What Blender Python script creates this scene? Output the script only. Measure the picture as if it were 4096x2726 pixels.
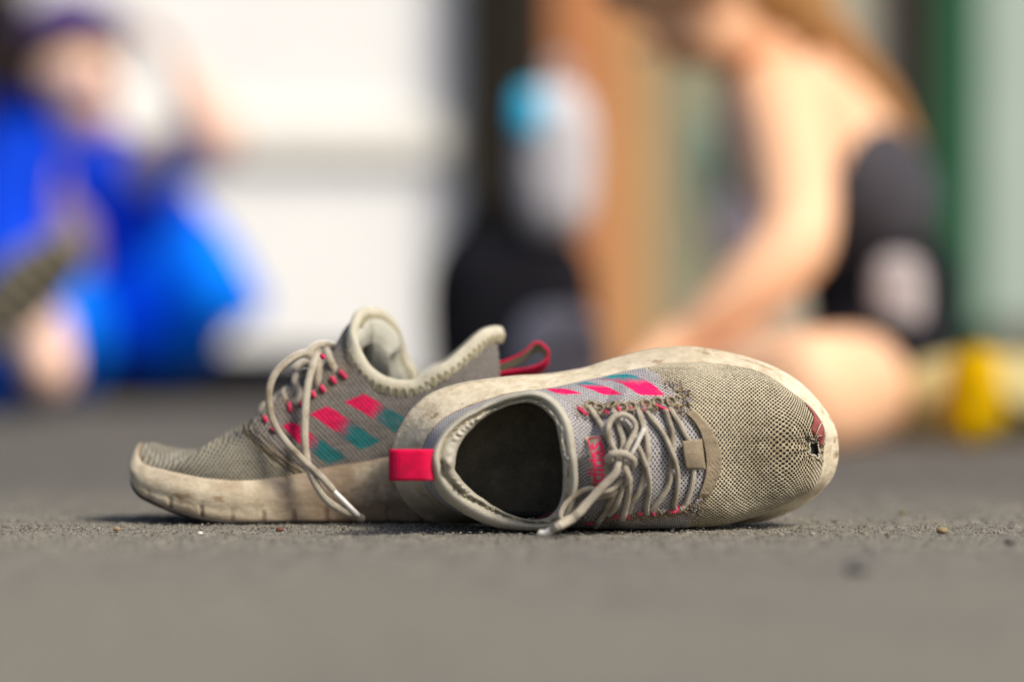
import bpy, bmesh, math, random
import numpy as np
from mathutils import Vector, Matrix
from mathutils.bvhtree import BVHTree
random.seed(7); rng = np.random.default_rng(7)
SC = bpy.context.scene
for o in list(bpy.data.objects): bpy.data.objects.remove(o)
R = math.radians

# ------------------------------------------------------------------ camera, world, sun, exposure
FPX = 105/36*4096; DC = 1.606; CAMP = np.array([0.0, -DC, 0.1007])
cd = bpy.data.cameras.new('camera'); cam = bpy.data.objects.new('camera', cd); SC.collection.objects.link(cam)
cam.location = CAMP; cam.rotation_euler = (R(90), 0, 0)
cd.lens = 105; cd.sensor_width = 36; cd.sensor_fit = 'HORIZONTAL'; cd.clip_start = 0.05; cd.clip_end = 400
cd.dof.use_dof = True; cd.dof.focus_distance = 1.597; cd.dof.aperture_fstop = 2.2
SC.camera = cam
SUN_EL, SUN_AZ = 47, 126      # azimuth from +Y (away from the camera) clockwise towards +X
w = bpy.data.worlds.new('World'); SC.world = w; w.use_nodes = True
nt = w.node_tree; nt.nodes.clear()
sky = nt.nodes.new('ShaderNodeTexSky'); sky.sky_type = 'NISHITA'; sky.sun_disc = False
sky.sun_elevation = R(SUN_EL); sky.sun_rotation = R(SUN_AZ); sky.dust_density = 4.0; sky.air_density = 1.0; sky.ozone_density = 0.6
bg = nt.nodes.new('ShaderNodeBackground'); bg.inputs[1].default_value = 0.10
wo = nt.nodes.new('ShaderNodeOutputWorld'); nt.links.new(sky.outputs[0], bg.inputs[0]); nt.links.new(bg.outputs[0], wo.inputs[0])
sl = bpy.data.lights.new('sun', 'SUN'); sl.energy = 3.25; sl.angle = R(15); sl.color = (1.0, 0.91, 0.76)
so = bpy.data.objects.new('sun', sl); SC.collection.objects.link(so)
SUND = Vector((math.sin(R(SUN_AZ))*math.cos(R(SUN_EL)), math.cos(R(SUN_AZ))*math.cos(R(SUN_EL)), math.sin(R(SUN_EL))))
so.rotation_euler = SUND.to_track_quat('Z', 'Y').to_euler(); so.location = SUND*10
SC.view_settings.view_transform = 'Standard'; SC.view_settings.look = 'None'; SC.view_settings.exposure = 0.45
SC.render.engine = 'CYCLES'; SC.cycles.use_denoising = True; SC.cycles.max_bounces = 6; SC.cycles.caustics_reflective = False; SC.cycles.caustics_refractive = False

# ------------------------------------------------------------------ helpers
def A(*a): return np.array(a, float)
def ray(px, py): return np.stack([(np.asarray(px, float)-2048)/FPX, np.ones_like(np.asarray(px, float)), (1363-np.asarray(py, float))/FPX], -1)
def pY(px, py, Y):                     # the point seen at (px,py) of the photograph, at world depth Y
    return CAMP + ray(px, py)*(np.asarray(Y, float)+DC)[..., None]
def proj(P):
    d = P[..., 1]+DC
    return 2048+P[..., 0]/d*FPX, 1363-(P[..., 2]-CAMP[2])/d*FPX
def crop(ox, oy, s): return lambda x, y: (ox+x/s, oy+y/s)
c1 = crop(1480, 1340, 1.867); c2 = crop(2150, 1340, 1.8664); c3 = crop(480, 1200, 1.651)
c4 = crop(1000, 1200, 2.24); c5 = crop(1500, 1200, 2.945); c7 = crop(950, 1300, 1.9117); cA = crop(2150, 1560, 2.613)
def catmull(P, n, closed=False):       # smooth curve, resampled evenly by arc length
    P = np.asarray(P, float); m = len(P)
    if closed: Q = np.vstack([P[-1], P, P[0], P[1]]); segs = m
    else: Q = np.vstack([2*P[0]-P[1], P, 2*P[-1]-P[-2]]); segs = m-1
    k = 24; t = np.linspace(0, 1, k, endpoint=False)[:, None]; out = []
    for i in range(segs):
        a, b, c, d = Q[i], Q[i+1], Q[i+2], Q[i+3]
        out.append(.5*((2*b)+(-a+c)*t+(2*a-5*b+4*c-d)*t*t+(-a+3*b-3*c+d)*t**3))
    D = np.vstack(out+[P[:1] if closed else P[-1:]])
    nd = min(3, D.shape[1]); s = np.r_[0, np.cumsum(np.linalg.norm(np.diff(D[:, :nd], axis=0), axis=1))]
    q = np.linspace(0, s[-1], n, endpoint=not closed)
    return np.stack([np.interp(q, s, D[:, j]) for j in range(D.shape[1])], 1)
def sstep(a, b, x):
    t = np.clip((np.asarray(x, float)-a)/(b-a), 0, 1); return t*t*(3-2*t)
def unit(v): return v/np.maximum(np.linalg.norm(v, axis=-1, keepdims=True), 1e-12)
def inpoly(x, y, poly):
    poly = np.asarray(poly, float); r = np.zeros(np.shape(x), bool); j = len(poly)-1
    for i in range(len(poly)):
        xi, yi = poly[i]; xj, yj = poly[j]
        c = ((yi > y) != (yj > y)) & (x < (xj-xi)*(y-yi)/((yj-yi) if yj != yi else 1e-9)+xi)
        r ^= c; j = i
    return r
def snoise(P, freq, seed=0, octs=3):   # cheap smooth noise for geometry
    g = np.random.default_rng(seed); v = 0; amp = 1; tot = 0
    for o in range(octs):
        for _ in range(5):
            k = g.normal(size=3)*freq; v = v+amp*np.sin(P@k+g.uniform(0, 6.28)); tot += amp*.7
        freq *= 2.1; amp *= .55
    return v/tot
def link(o, parent=None):
    SC.collection.objects.link(o)
    if parent is not None: o.parent = parent
    return o
def fast_mesh(name, V, Fa, mats, parent=None, uv=None, attrs=None, midx=None, smooth=True):
    Fa = np.asarray(Fa, np.int32); k = Fa.shape[1]
    used = np.unique(Fa); mp = np.zeros(len(V), np.int32); mp[used] = np.arange(len(used), dtype=np.int32)
    V = np.asarray(V)[used]; Fa = mp[Fa]
    me = bpy.data.meshes.new(name); me.vertices.add(len(V)); me.vertices.foreach_set('co', V.astype(np.float32).ravel())
    me.loops.add(Fa.size); me.loops.foreach_set('vertex_index', Fa.ravel())
    me.polygons.add(len(Fa)); me.polygons.foreach_set('loop_start', np.arange(0, Fa.size, k, dtype=np.int32))
    if midx is not None: me.polygons.foreach_set('material_index', np.asarray(midx, np.int32))
    me.update(calc_edges=True)
    if smooth: me.polygons.foreach_set('use_smooth', np.ones(len(Fa), bool))
    if uv is not None:
        l = me.uv_layers.new(name='UVMap'); l.data.foreach_set('uv', np.asarray(uv, np.float32)[used][Fa.ravel()].ravel())
    for an, av in (attrs or {}).items():
        a = me.attributes.new(an, 'FLOAT', 'POINT'); a.data.foreach_set('value', np.asarray(av, np.float32)[used])
    me.validate()
    for m in (mats if isinstance(mats, (list, tuple)) else [mats]): me.materials.append(m)
    return link(bpy.data.objects.new(name, me), parent)
def gfaces(n, m, cn=False, cm=False):
    i = np.arange(n if cn else n-1); j = np.arange(m if cm else m-1)
    I, J = np.meshgrid(i, j, indexing='ij'); a = I*m+J; b = ((I+1) % n)*m+J; c = ((I+1) % n)*m+(J+1) % m; d = I*m+(J+1) % m
    return np.stack([a, b, c, d], -1).reshape(-1, 4)
def gnormals(G, closed=True):
    du = np.roll(G, -1, 0)-np.roll(G, 1, 0) if closed else np.gradient(G, axis=0)
    dv = np.gradient(G, axis=1); return unit(np.cross(du, dv))
def frames(P, up=None):
    T = unit(np.gradient(P, axis=0)); N = np.zeros_like(P)
    n = np.cross(T[0], up if up is not None else (0.1, 0.2, 1.0)); n = n/np.linalg.norm(n)
    for i in range(len(P)):
        n = n-T[i]*np.dot(n, T[i]); n = n/max(np.linalg.norm(n), 1e-9); N[i] = n
    return T, N, np.cross(T, N)
def tube(name, P, r, mat, parent=None, ns=12, flat=1.0, cap=True, up=None, closed=False):
    P = np.asarray(P, float); n = len(P); r = np.broadcast_to(np.asarray(r, float), (n,)).copy()
    T, N, B = frames(P, up)
    if cap and not closed:               # rounded ends
        P = np.vstack([P[:1]-T[:1]*r[0]*.5, P, P[-1:]+T[-1:]*r[-1]*.5]); N = np.vstack([N[:1], N, N[-1:]]); B = np.vstack([B[:1], B, B[-1:]])
        r = np.r_[r[0]*.35, r, r[-1]*.35]; n += 2
    a = np.linspace(0, 2*math.pi, ns, endpoint=False)
    V = P[:, None]+r[:, None, None]*(np.cos(a)[None, :, None]*N[:, None]+flat*np.sin(a)[None, :, None]*B[:, None])
    s = np.r_[0, np.cumsum(np.linalg.norm(np.diff(P, axis=0), axis=1))]
    uv = np.stack(np.broadcast_arrays(s[:, None], (np.minimum(a, 2*math.pi-a)*r.max())[None, :]), -1).reshape(-1, 2)
    V = V.reshape(-1, 3); Fa = gfaces(n, ns, closed, True)
    if not closed:
        V = np.vstack([V, P[0], P[-1]]); uv = np.vstack([uv, [0, 0], [s[-1], 0]]); c0, c1_ = n*ns, n*ns+1
        j = np.arange(ns); jn = (j+1) % ns
        Fa = np.vstack([Fa, np.stack([np.full(ns, c0), j, j, jn], 1)[:, [0, 3, 1, 1]], np.stack([np.full(ns, c1_), (n-1)*ns+j, (n-1)*ns+jn, (n-1)*ns+jn], 1)])
        # caps as triangles: drop the doubled index by building through bmesh-free route
        q = Fa[:-2*ns]; tri = np.vstack([np.stack([np.full(ns, c0), jn, j], 1), np.stack([np.full(ns, c1_), (n-1)*ns+j, (n-1)*ns+jn], 1)])
        return mixed_mesh(name, V, q, tri, mat, parent, uv)
    return fast_mesh(name, V, Fa, mat, parent, uv)
def mixed_mesh(name, V, q, tri, mat, parent, uv):
    me = bpy.data.meshes.new(name); me.vertices.add(len(V)); me.vertices.foreach_set('co', V.astype(np.float32).ravel())
    L = np.r_[q.ravel(), tri.ravel()].astype(np.int32); me.loops.add(len(L)); me.loops.foreach_set('vertex_index', L)
    st = np.r_[np.arange(0, q.size, 4), q.size+np.arange(0, tri.size, 3)].astype(np.int32)
    me.polygons.add(len(st)); me.polygons.foreach_set('loop_start', st); me.update(calc_edges=True)
    me.polygons.foreach_set('use_smooth', np.ones(len(st), bool))
    l = me.uv_layers.new(name='UVMap'); l.data.foreach_set('uv', uv.astype(np.float32)[L].ravel()); me.validate()
    for m in (mat if isinstance(mat, (list, tuple)) else [mat]): me.materials.append(m)
    return link(bpy.data.objects.new(name, me), parent)
def empty(name, loc, label, cat, group=None):
    o = bpy.data.objects.new(name, None); o.location = loc; SC.collection.objects.link(o)
    o['label'] = label; o['category'] = cat
    if group: o['group'] = group
    o.empty_display_size = .02; return o
def reparent(root):                    # children were built in world space: keep them there
    bpy.context.view_layer.update()
    for ch in list(root.children): ch.matrix_parent_inverse = root.matrix_world.inverted()
def tagit(o, label, cat, group=None):
    o['label'] = label; o['category'] = cat
    if group: o['group'] = group
    return o

# ------------------------------------------------------------------ materials
class NT:
    def __init__(s, name):
        s.m = bpy.data.materials.new(name); s.m.use_nodes = True; s.t = s.m.node_tree; s.b = s.t.nodes['Principled BSDF']
    def n(s, typ, **k):
        x = s.t.nodes.new(typ)
        for a, v in k.items(): setattr(x, a, v)
        return x
    def l(s, a, b): s.t.links.new(a, b)
    def math(s, op, a, b=None, c=None, clamp=False):
        x = s.n('ShaderNodeMath', operation=op); x.use_clamp = clamp
        for i, v in enumerate((a, b, c)):
            if v is None: continue
            if hasattr(v, 'is_output'): s.l(v, x.inputs[i])
            else: x.inputs[i].default_value = v
        return x.outputs[0]
    def ramp(s, f, a, b):                # smoothstep a..b
        x = s.n('ShaderNodeMapRange', interpolation_type='SMOOTHSTEP'); s.l(f, x.inputs[0]); x.inputs[1].default_value = a; x.inputs[2].default_value = b
        return x.outputs[0]
    def noise(s, vec, scale, detail=4, rough=.55):
        x = s.n('ShaderNodeTexNoise'); x.inputs['Scale'].default_value = scale; x.inputs['Detail'].default_value = detail; x.inputs['Roughness'].default_value = rough
        if vec is not None: s.l(vec, x.inputs['Vector'])
        return x.outputs[0]
    def mix(s, f, a, b):
        x = s.n('ShaderNodeMix', data_type='RGBA')
        for i, v in ((0, f), (6, a), (7, b)):
            if hasattr(v, 'is_output'): s.l(v, x.inputs[i])
            elif i == 0: x.inputs[0].default_value = v
            else: x.inputs[i].default_value = (*v, 1)
        return x.outputs[2]
    def bump(s, h, dist, strength=1.0, normal=None):
        x = s.n('ShaderNodeBump'); x.inputs['Distance'].default_value = dist; x.inputs['Strength'].default_value = strength; s.l(h, x.inputs['Height'])
        if normal is not None: s.l(normal, x.inputs['Normal'])
        return x.outputs[0]
    def obj(s): return s.n('ShaderNodeTexCoord').outputs['Object']
    def pos(s): return s.n('ShaderNodeNewGeometry').outputs['Position']
    def attr(s, name): return s.n('ShaderNodeAttribute', attribute_name=name).outputs['Fac']
    def uv(s):
        x = s.n('ShaderNodeSeparateXYZ'); s.l(s.n('ShaderNodeTexCoord').outputs['UV'], x.inputs[0]); return x.outputs[0], x.outputs[1]
    def fin(s, col, rough=.85, nrm=None, spec=.3, sheen=0):
        if hasattr(col, 'is_output'): s.l(col, s.b.inputs['Base Color'])
        else: s.b.inputs['Base Color'].default_value = (*col, 1)
        if hasattr(rough, 'is_output'): s.l(rough, s.b.inputs['Roughness'])
        else: s.b.inputs['Roughness'].default_value = rough
        s.b.inputs['Specular IOR Level'].default_value = spec
        s.b.inputs['Sheen Weight'].default_value = sheen; s.b.inputs['Sheen Roughness'].default_value = .5
        if nrm is not None: s.l(nrm, s.b.inputs['Normal'])
        return s.m
def simple(name, col, rough=.8, var=.15, scale=40, bumpd=0.0, bscale=400, spec=.3):
    t = NT(name); p = t.pos(); n = t.noise(p, scale)
    c = t.mix(n, tuple(x*(1-var) for x in col), tuple(min(1, x*(1+var)) for x in col))
    return t.fin(c, rough, t.bump(t.noise(p, bscale, 3), bumpd) if bumpd else None, spec)
def fabric(name, light, dark, px, py, lo=.15, hi=.75, dirt=(.20, .15, .09), dirt_amt=.5, depth=.0006, grad=None, inv=False, shear=0.0, dirtattr=True, ramps=(.5, .75), gr=(.35, .62)):
    """knitted cloth: staggered cells of px by py metres in UV space; grad = second light colour driven by the 'grad' attribute"""
    t = NT(name); u, v = t.uv(); pos = t.pos()
    n0 = t.noise(pos, 700, 2); jit = t.math('MULTIPLY', t.math('SUBTRACT', n0, .5), px*.35)
    u2 = t.math('ADD', u, jit)
    if shear: u2 = t.math('ADD', u2, t.math('MULTIPLY', v, shear))
    f = t.math('MULTIPLY', t.math('COSINE', t.math('MULTIPLY', u2, 2*math.pi/px)), t.math('COSINE', t.math('MULTIPLY', t.math('ADD', v, jit), 2*math.pi/py)))
    hole = t.ramp(f, lo, hi)
    n1 = t.noise(pos, 60, 5, .65); n2 = t.noise(pos, 900, 3)
    lc = light
    if grad:
        g = t.attr('grad'); gn = t.math('ADD', g, t.math('MULTIPLY', t.math('SUBTRACT', n0, .5), .35))
        lc = t.mix(t.ramp(gn, gr[0], gr[1]), light, grad)
    lc2 = t.mix(t.ramp(n2, .3, .7), lc, tuple(x*.8 for x in light) if not grad else lc)
    dm = t.math('MULTIPLY', t.ramp(n1, ramps[0], ramps[1]), dirt_amt)
    if dirtattr: dm = t.math('MAXIMUM', dm, t.math('MULTIPLY', t.attr('dirt'), t.ramp(t.noise(pos, 260, 4, .7), .3, .6)))
    lc3 = t.mix(dm, lc2, dirt)
    col = t.mix(hole, lc3, dark)
    h = t.math('SUBTRACT', t.math('MULTIPLY', n2, .25), hole)
    return t.fin(col, .92, t.bump(h, depth), .12, 0 if grad else .12)
def braid(name, col, dirt=(.33, .27, .18)):
    t = NT(name); u, v = t.uv(); pos = t.pos()
    k = 2*math.pi/.0021
    a = t.math('SINE', t.math('MULTIPLY', t.math('ADD', u, v), k)); b = t.math('SINE', t.math('MULTIPLY', t.math('SUBTRACT', u, v), k))
    f = t.math('MULTIPLY', a, b); n = t.noise(pos, 90, 4, .6)
    c = t.mix(t.ramp(n, .42, .72), col, dirt); c = t.mix(t.math('MULTIPLY', t.ramp(f, .1, 1.0), .5), c, (.13, .105, .08))
    return t.fin(c, .9, t.bump(t.math('MULTIPLY', f, -1), .0005), .15, .2)
M = {}
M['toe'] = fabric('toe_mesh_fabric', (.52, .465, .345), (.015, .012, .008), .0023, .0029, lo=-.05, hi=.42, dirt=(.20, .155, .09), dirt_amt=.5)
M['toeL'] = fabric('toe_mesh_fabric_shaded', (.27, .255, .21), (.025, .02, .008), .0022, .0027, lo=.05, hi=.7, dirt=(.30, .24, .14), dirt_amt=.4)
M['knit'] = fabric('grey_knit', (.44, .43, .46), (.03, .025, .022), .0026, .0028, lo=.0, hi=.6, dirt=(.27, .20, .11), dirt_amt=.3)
M['knitL'] = fabric('grey_knit_worn_shaded', (.20, .185, .175), (.02, .016, .012), .0024, .0027, lo=.0, hi=.65, dirt=(.20, .16, .11), dirt_amt=.4)  # standing shoe's mesh and knit darkened: wear plus shade put into the colour
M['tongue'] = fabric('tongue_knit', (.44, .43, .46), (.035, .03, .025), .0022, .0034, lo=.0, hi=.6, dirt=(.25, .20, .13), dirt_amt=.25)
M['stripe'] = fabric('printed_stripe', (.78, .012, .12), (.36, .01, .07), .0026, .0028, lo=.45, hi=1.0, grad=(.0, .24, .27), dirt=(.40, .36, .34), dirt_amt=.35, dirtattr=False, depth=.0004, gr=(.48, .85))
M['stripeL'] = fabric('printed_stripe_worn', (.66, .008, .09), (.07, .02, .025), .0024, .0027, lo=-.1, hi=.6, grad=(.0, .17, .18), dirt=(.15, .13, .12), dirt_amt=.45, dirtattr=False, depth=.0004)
M['lace'] = braid('lace_cord', (.61, .555, .455), (.34, .28, .19))
M['pinkcord'] = braid('pink_cord', (.80, .02, .12), (.75, .02, .10))
def foam():
    t = NT('foam_midsole'); pos = t.pos(); n = t.noise(pos, 28, 6, .65); n2 = t.noise(pos, 160, 4, .6)
    sx = t.n('ShaderNodeMapping'); sx.inputs['Scale'].default_value = (48, 90, 110); t.l(pos, sx.inputs[0]); n3 = t.noise(sx.outputs[0], 1.0, 6, .7)
    c = t.mix(t.ramp(n2, .3, .7), (.62, .56, .43), (.50, .43, .31))
    c = t.mix(t.math('MULTIPLY', t.ramp(n, .46, .66), .55), c, (.64, .58, .47))
    c = t.mix(t.math('MULTIPLY', t.ramp(n3, .56, .68), .85), c, (.22, .145, .06))
    c = t.mix(t.math('MULTIPLY', t.attr('dirt'), t.ramp(n, .20, .56)), c, (.145, .10, .065))
    c = t.mix(t.math('MULTIPLY', t.ramp(t.noise(pos, 70, 8, .75), .46, .74), .62), c, (.24, .165, .095))
    wr = t.n('ShaderNodeMapping'); wr.inputs['Scale'].default_value = (90, 160, 190); t.l(pos, wr.inputs[0]); w2 = t.noise(wr.outputs[0], 1.0, 4, .6)
    nb = t.bump(w2, .0012, .8); return t.fin(c, .62, t.bump(n2, .0006, .6, nb), .35)
M['foam'] = foam()
M['rubber'] = simple('outsole_rubber', (.30, .27, .21), .8, .3, 60, .0004, 300)
def ribbed(name, col, pitch, dirt, axis=0, depth=.0003, amt=.5, sp=.2, dk=.25):
    t = NT(name); u, v = t.uv(); pos = t.pos(); x = (u, v)[axis]
    f = t.math('SINE', t.math('MULTIPLY', x, 2*math.pi/pitch)); n = t.noise(pos, 75, 5, .65)
    c = t.mix(t.math('MULTIPLY', t.ramp(n, .42, .75), amt), col, dirt)
    c = t.mix(t.math('MULTIPLY', t.ramp(f, .3, 1.0), dk), c, tuple(k*.45 for k in col))
    h = t.math('ADD', t.math('MULTIPLY', f, -.5), t.math('MULTIPLY', t.noise(pos, 500, 3), .4))
    return t.fin(c, .85, t.bump(h, depth), sp, .04)
M['binding'] = ribbed('collar_binding', (.44, .42, .36), .0013, (.26, .23, .17))
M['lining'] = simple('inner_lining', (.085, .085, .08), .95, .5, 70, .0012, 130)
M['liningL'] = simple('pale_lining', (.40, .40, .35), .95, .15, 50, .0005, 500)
def insole_m():
    t = NT('worn_shaded_insole'); pos = t.pos(); a = t.noise(pos, 38, 5, .7); b = t.noise(pos, 700, 3)  # worn blotches on a near-black base that holds the shade inside the opening
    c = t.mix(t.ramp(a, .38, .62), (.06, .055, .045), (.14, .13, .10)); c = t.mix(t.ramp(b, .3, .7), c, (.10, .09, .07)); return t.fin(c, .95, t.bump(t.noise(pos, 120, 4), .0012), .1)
M['insole'] = insole_m()
M['pinktape'] = ribbed('pink_tape', (.68, .002, .062), .0014, (.26, .008, .035), 0, .00035, .75, .12, .6)
M['tapeback'] = ribbed('tape_back', (.42, .38, .30), .0014, (.25, .21, .15), 0, .0002)
M['suede'] = simple('suede', (.25, .205, .145), .95, .35, 140, .0005, 1500, .1)
M['tag'] = simple('tag_cloth', (.38, .33, .25), .9, .12, 200, .0002, 1500)
M['pink'] = simple('pink_print', (.85, .02, .14), .7, .08, 300)
M['aglet'] = simple('aglet_plastic', (.72, .70, .66), .35, .06, 100, 0, 1, .5)
M['thread'] = simple('dirty_thread', (.34, .30, .18), .95, .3, 300)
M['seamdark'] = simple('dark_piping', (.03, .03, .028), .9, .2, 300)
M['darkgap'] = simple('grime', (.05, .04, .03), .95, .3, 300)
M['red'] = simple('exposed_red_layer', (.24, .06, .06), .8, .3, 200, .0006, 500)
M['pillgrey'] = simple('pilled_grey_yarn', (.26, .25, .27), .95, .2, 300)
M['pillbrown'] = simple('pilled_brown_yarn', (.19, .14, .08), .95, .3, 300)
M['fluff'] = simple('frayed_thread', (.48, .44, .36), .95, .1, 300)

# ------------------------------------------------------------------ generic shoe upper
def arc_map(B, T, keysB, keysT, N):
    """closed curves B and T resampled so that key fractions line up"""
    q = np.linspace(0, 1, N, endpoint=False)
    nb = len(B); nT = len(T)
    fb = np.interp(q, keysB[0], keysB[1]); ft = np.interp(q, keysT[0], keysT[1])
    k = np.ones(61)/61
    def sm(f):
        e = np.r_[f[-60:]-1, f, f[:60]+1]; return np.convolve(e, k, 'same')[60:-60]
    fb, ft = sm(fb), sm(ft)
    def samp(C, f):
        n = len(C); x = (f % 1.0)*n; i = np.floor(x).astype(int) % n; r = (x-np.floor(x))[:, None]
        return C[i]*(1-r)+C[(i+1) % n]*r
    return samp(B, fb), samp(T, ft)
def ring_surface(B, T, hB, hT, NU):
    """Bezier from base ring B to top ring T with handle vectors"""
    s = np.linspace(0, 1, NU)[None, :, None]
    P0, P1, P2, P3 = B[:, None], (B+hB)[:, None], (T+hT)[:, None], T[:, None]
    return (1-s)**3*P0+3*(1-s)**2*s*P1+3*(1-s)*s*s*P2+s**3*P3

# ================================================================== RIGHT-HAND SHOE (lying on its side)
AT = R(6); EX = A(1, 0, 0); EW = A(0, -math.sin(AT), math.cos(AT)); EH = A(0, -math.cos(AT), -math.sin(AT)); P0R = A(0, .0425, 0)
def atR(xy, h):
    x, y = xy; d = ray(x, y); h = np.asarray(h, float); k = (h-(CAMP-P0R)@EH)/(d@EH); return CAMP+d*k[..., None]
def locR(P): q = P-P0R; return q@EX, q@EW, q@EH
def ptsR(lst): return np.array([atR(f(x, y), h) for f, x, y, h in lst])
shoe = empty('sneaker', (.03, .02, 0), 'worn beige sneaker lying on its side with its laced opening facing out', 'sneaker', 'pair of worn sneakers')
hb = .029
featherR = ptsR([(c2, 2128, 850, .027), (c2, 2142, 740, .027), (c2, 2112, 640, .027), (c2, 2055, 555, .027), (c2, 1980, 487, .027), (c2, 1900, 428, .027), (c2, 1800, 352, .027), (c2, 1700, 293, .027),
  (c2, 1600, 255, .027), (c2, 1450, 225, .027), (c2, 1300, 210, .027), (c2, 1150, 205, .027), (c2, 1000, 212, .027), (c2, 850, 235, .028), (c2, 700, 262, .028), (c2, 600, 283, .028), (c2, 450, 318, .03),
  (c2, 250, 362, .031), (c2, 60, 398, .032), (c1, 1150, 415, .033), (c1, 1000, 445, .034), (c1, 850, 490, .035), (c1, 700, 545, .036), (c1, 580, 605, .037), (c1, 490, 675, .038), (c1, 430, 760, .038), (c1, 398, 850, .038),
  (c1, 390, 960, .038), (c1, 402, 1060, .038), (c1, 440, 1140, .038), (c1, 500, 1210, .037), (c1, 580, 1270, .036), (c1, 700, 1325, .035), (c1, 850, 1362, .034), (c1, 1000, 1385, .033), (c1, 1200, 1398, .032), (c2, 100, 1400, .031),
  (c2, 400, 1403, .03), (c2, 700, 1405, .029), (c2, 1000, 1405, .028), (c2, 1250, 1400, .027), (c2, 1450, 1378, .027), (c2, 1600, 1340, .027), (c2, 1750, 1288, .027), (c2, 1900, 1222, .027), (c2, 2040, 1145, .027), (c2, 2105, 1050, .027), (c2, 2120, 950, .027)])
iH = 27
FB = 1600
def halves(P, ih, n):                   # resample so the toe is at 0 and the heel at n/2
    a = catmull(np.vstack([P[:ih+1]]), n//2+1); b = catmull(np.vstack([P[ih:], P[:1]]), n//2+1); return np.vstack([a[:-1], b[:-1]])
Bd = halves(featherR, iH, FB)
E0 = [(c1, 455, 980), (c1, 447, 930), (c1, 460, 870), (c1, 500, 780), (c1, 580, 680), (c1, 680, 600), (c1, 800, 540), (c1, 950, 470), (c1, 1100, 428), (c1, 1220, 410), (c1, 1310, 430), (c1, 1400, 495), (c1, 1465, 580), (c1, 1508, 670),
      (c1, 1524, 760), (c1, 1535, 860), (c1, 1550, 1000), (c1, 1556, 1100), (c1, 1540, 1200), (c1, 1510, 1300), (c1, 1450, 1400), (c1, 1360, 1450), (c1, 1200, 1462), (c1, 1050, 1450), (c1, 900, 1420), (c1, 780, 1370), (c1, 660, 1300), (c1, 560, 1230), (c1, 490, 1150), (c1, 462, 1070)]
E1 = [(535, 980), (528, 890), (575, 770), (660, 685), (800, 600), (950, 535), (1080, 490), (1200, 470), (1290, 500), (1360, 560), (1410, 640), (1440, 740), (1460, 850), (1476, 1000), (1478, 1100), (1470, 1200), (1445, 1300), (1380, 1385), (1250, 1400), (1100, 1370), (950, 1315), (820, 1250), (700, 1190), (610, 1100), (550, 1040)]
E2 = [(632, 960), (640, 880), (680, 790), (760, 700), (850, 620), (960, 560), (1080, 515), (1190, 500), (1270, 530), (1330, 580), (1385, 650), (1405, 740), (1422, 850), (1440, 1000), (1440, 1100), (1432, 1200), (1400, 1290), (1330, 1360), (1200, 1375), (1080, 1345), (960, 1290), (850, 1220), (740, 1140), (660, 1050), (625, 1005)]
CC = (1010, 935)
def rail(pts, th):
    p = np.array([(q[-2], q[-1]) for q in pts], float); a = np.arctan2(-(p[:, 1]-CC[1]), p[:, 0]-CC[0]); r = np.hypot(p[:, 0]-CC[0], p[:, 1]-CC[1])
    o = np.argsort(a); a, r = a[o], r[o]; p = catmull(np.stack([np.r_[a], r], 1), 8) if False else None
    aa = np.r_[a-2*math.pi, a, a+2*math.pi]; rr = np.r_[r, r, r]
    k = np.interp((th+math.pi) % (2*math.pi)-math.pi, aa, rr)
    kk = np.hanning(23); kk /= kk.sum(); m = len(k); k = np.convolve(np.r_[k[-30:], k, k[:30]], kk, 'same')[30:30+m]
    return CC[0]+k*np.cos(th), CC[1]-k*np.sin(th)
def hcol(th):                            # collar height above the sole, by direction seen from the opening's middle
    t = np.asarray(th) % (2*math.pi)
    k = np.array([0, .5, 1.15, 1.8, 2.6, math.pi, 3.7, 4.3, 4.9, 5.6, 6.2832]); v = np.array([.099, .096, .084, .076, .086, .096, .086, .076, .074, .088, .099])
    return np.interp(t, k, v)
NC = 720; th = np.linspace(0, 2*math.pi, NC, endpoint=False)
hc = hcol(th); kk = np.hanning(61); kk /= kk.sum(); hc = np.convolve(np.r_[hc[-60:], hc, hc[:60]], kk, 'same')[60:-60]
def railP(pts, dh): x, y = rail(pts, th); return atR(c1(x, y), hc+dh)
x0, y0 = rail(E0, th); x1, y1 = rail(E1, th); x2, y2 = rail(E2, th)
def mixr(a, b, f, dh): return atR(c1(a[0]*(1-f)+b[0]*f, a[1]*(1-f)+b[1]*f), hc+dh)
r0, r1, r2 = (x0, y0), (x1, y1), (x2, y2)
wob = .0006*np.sin(th*31+np.sin(th*7)*2)+.0007*np.sin(th*13+1)+.0005*np.sin(th*47+np.sin(th*5)*3)
seamd = -.0026*np.interp(np.abs((th+math.pi) % (2*math.pi)-math.pi), [0, .7, 1.1, 3.2], [.1, .15, 1, 1])
rails = [mixr(r0, r1, -.02, -.0085), mixr(r0, r1, 0, -.0055), mixr(r0, r1, .12, -.0020), mixr(r0, r1, .35, .0), mixr(r0, r1, .62, .0002), mixr(r0, r1, .88, seamd*.6-.0004), mixr(r0, r1, 1.0, seamd-.0012+wob),
         mixr(r1, r2, .22, seamd*.4-.001), mixr(r1, r2, .55, -.0012-wob), mixr(r1, r2, .9, -.0035), mixr(r1, r2, 1.05, -.008), mixr(r1, r2, 1.0, -.014), mixr(r1, r2, .75, -.022)]
rails = [np.where(r[:, 2:3] < .0006, np.c_[r[:, :2], np.full(len(r), .0006)], r) for r in rails]
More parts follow.
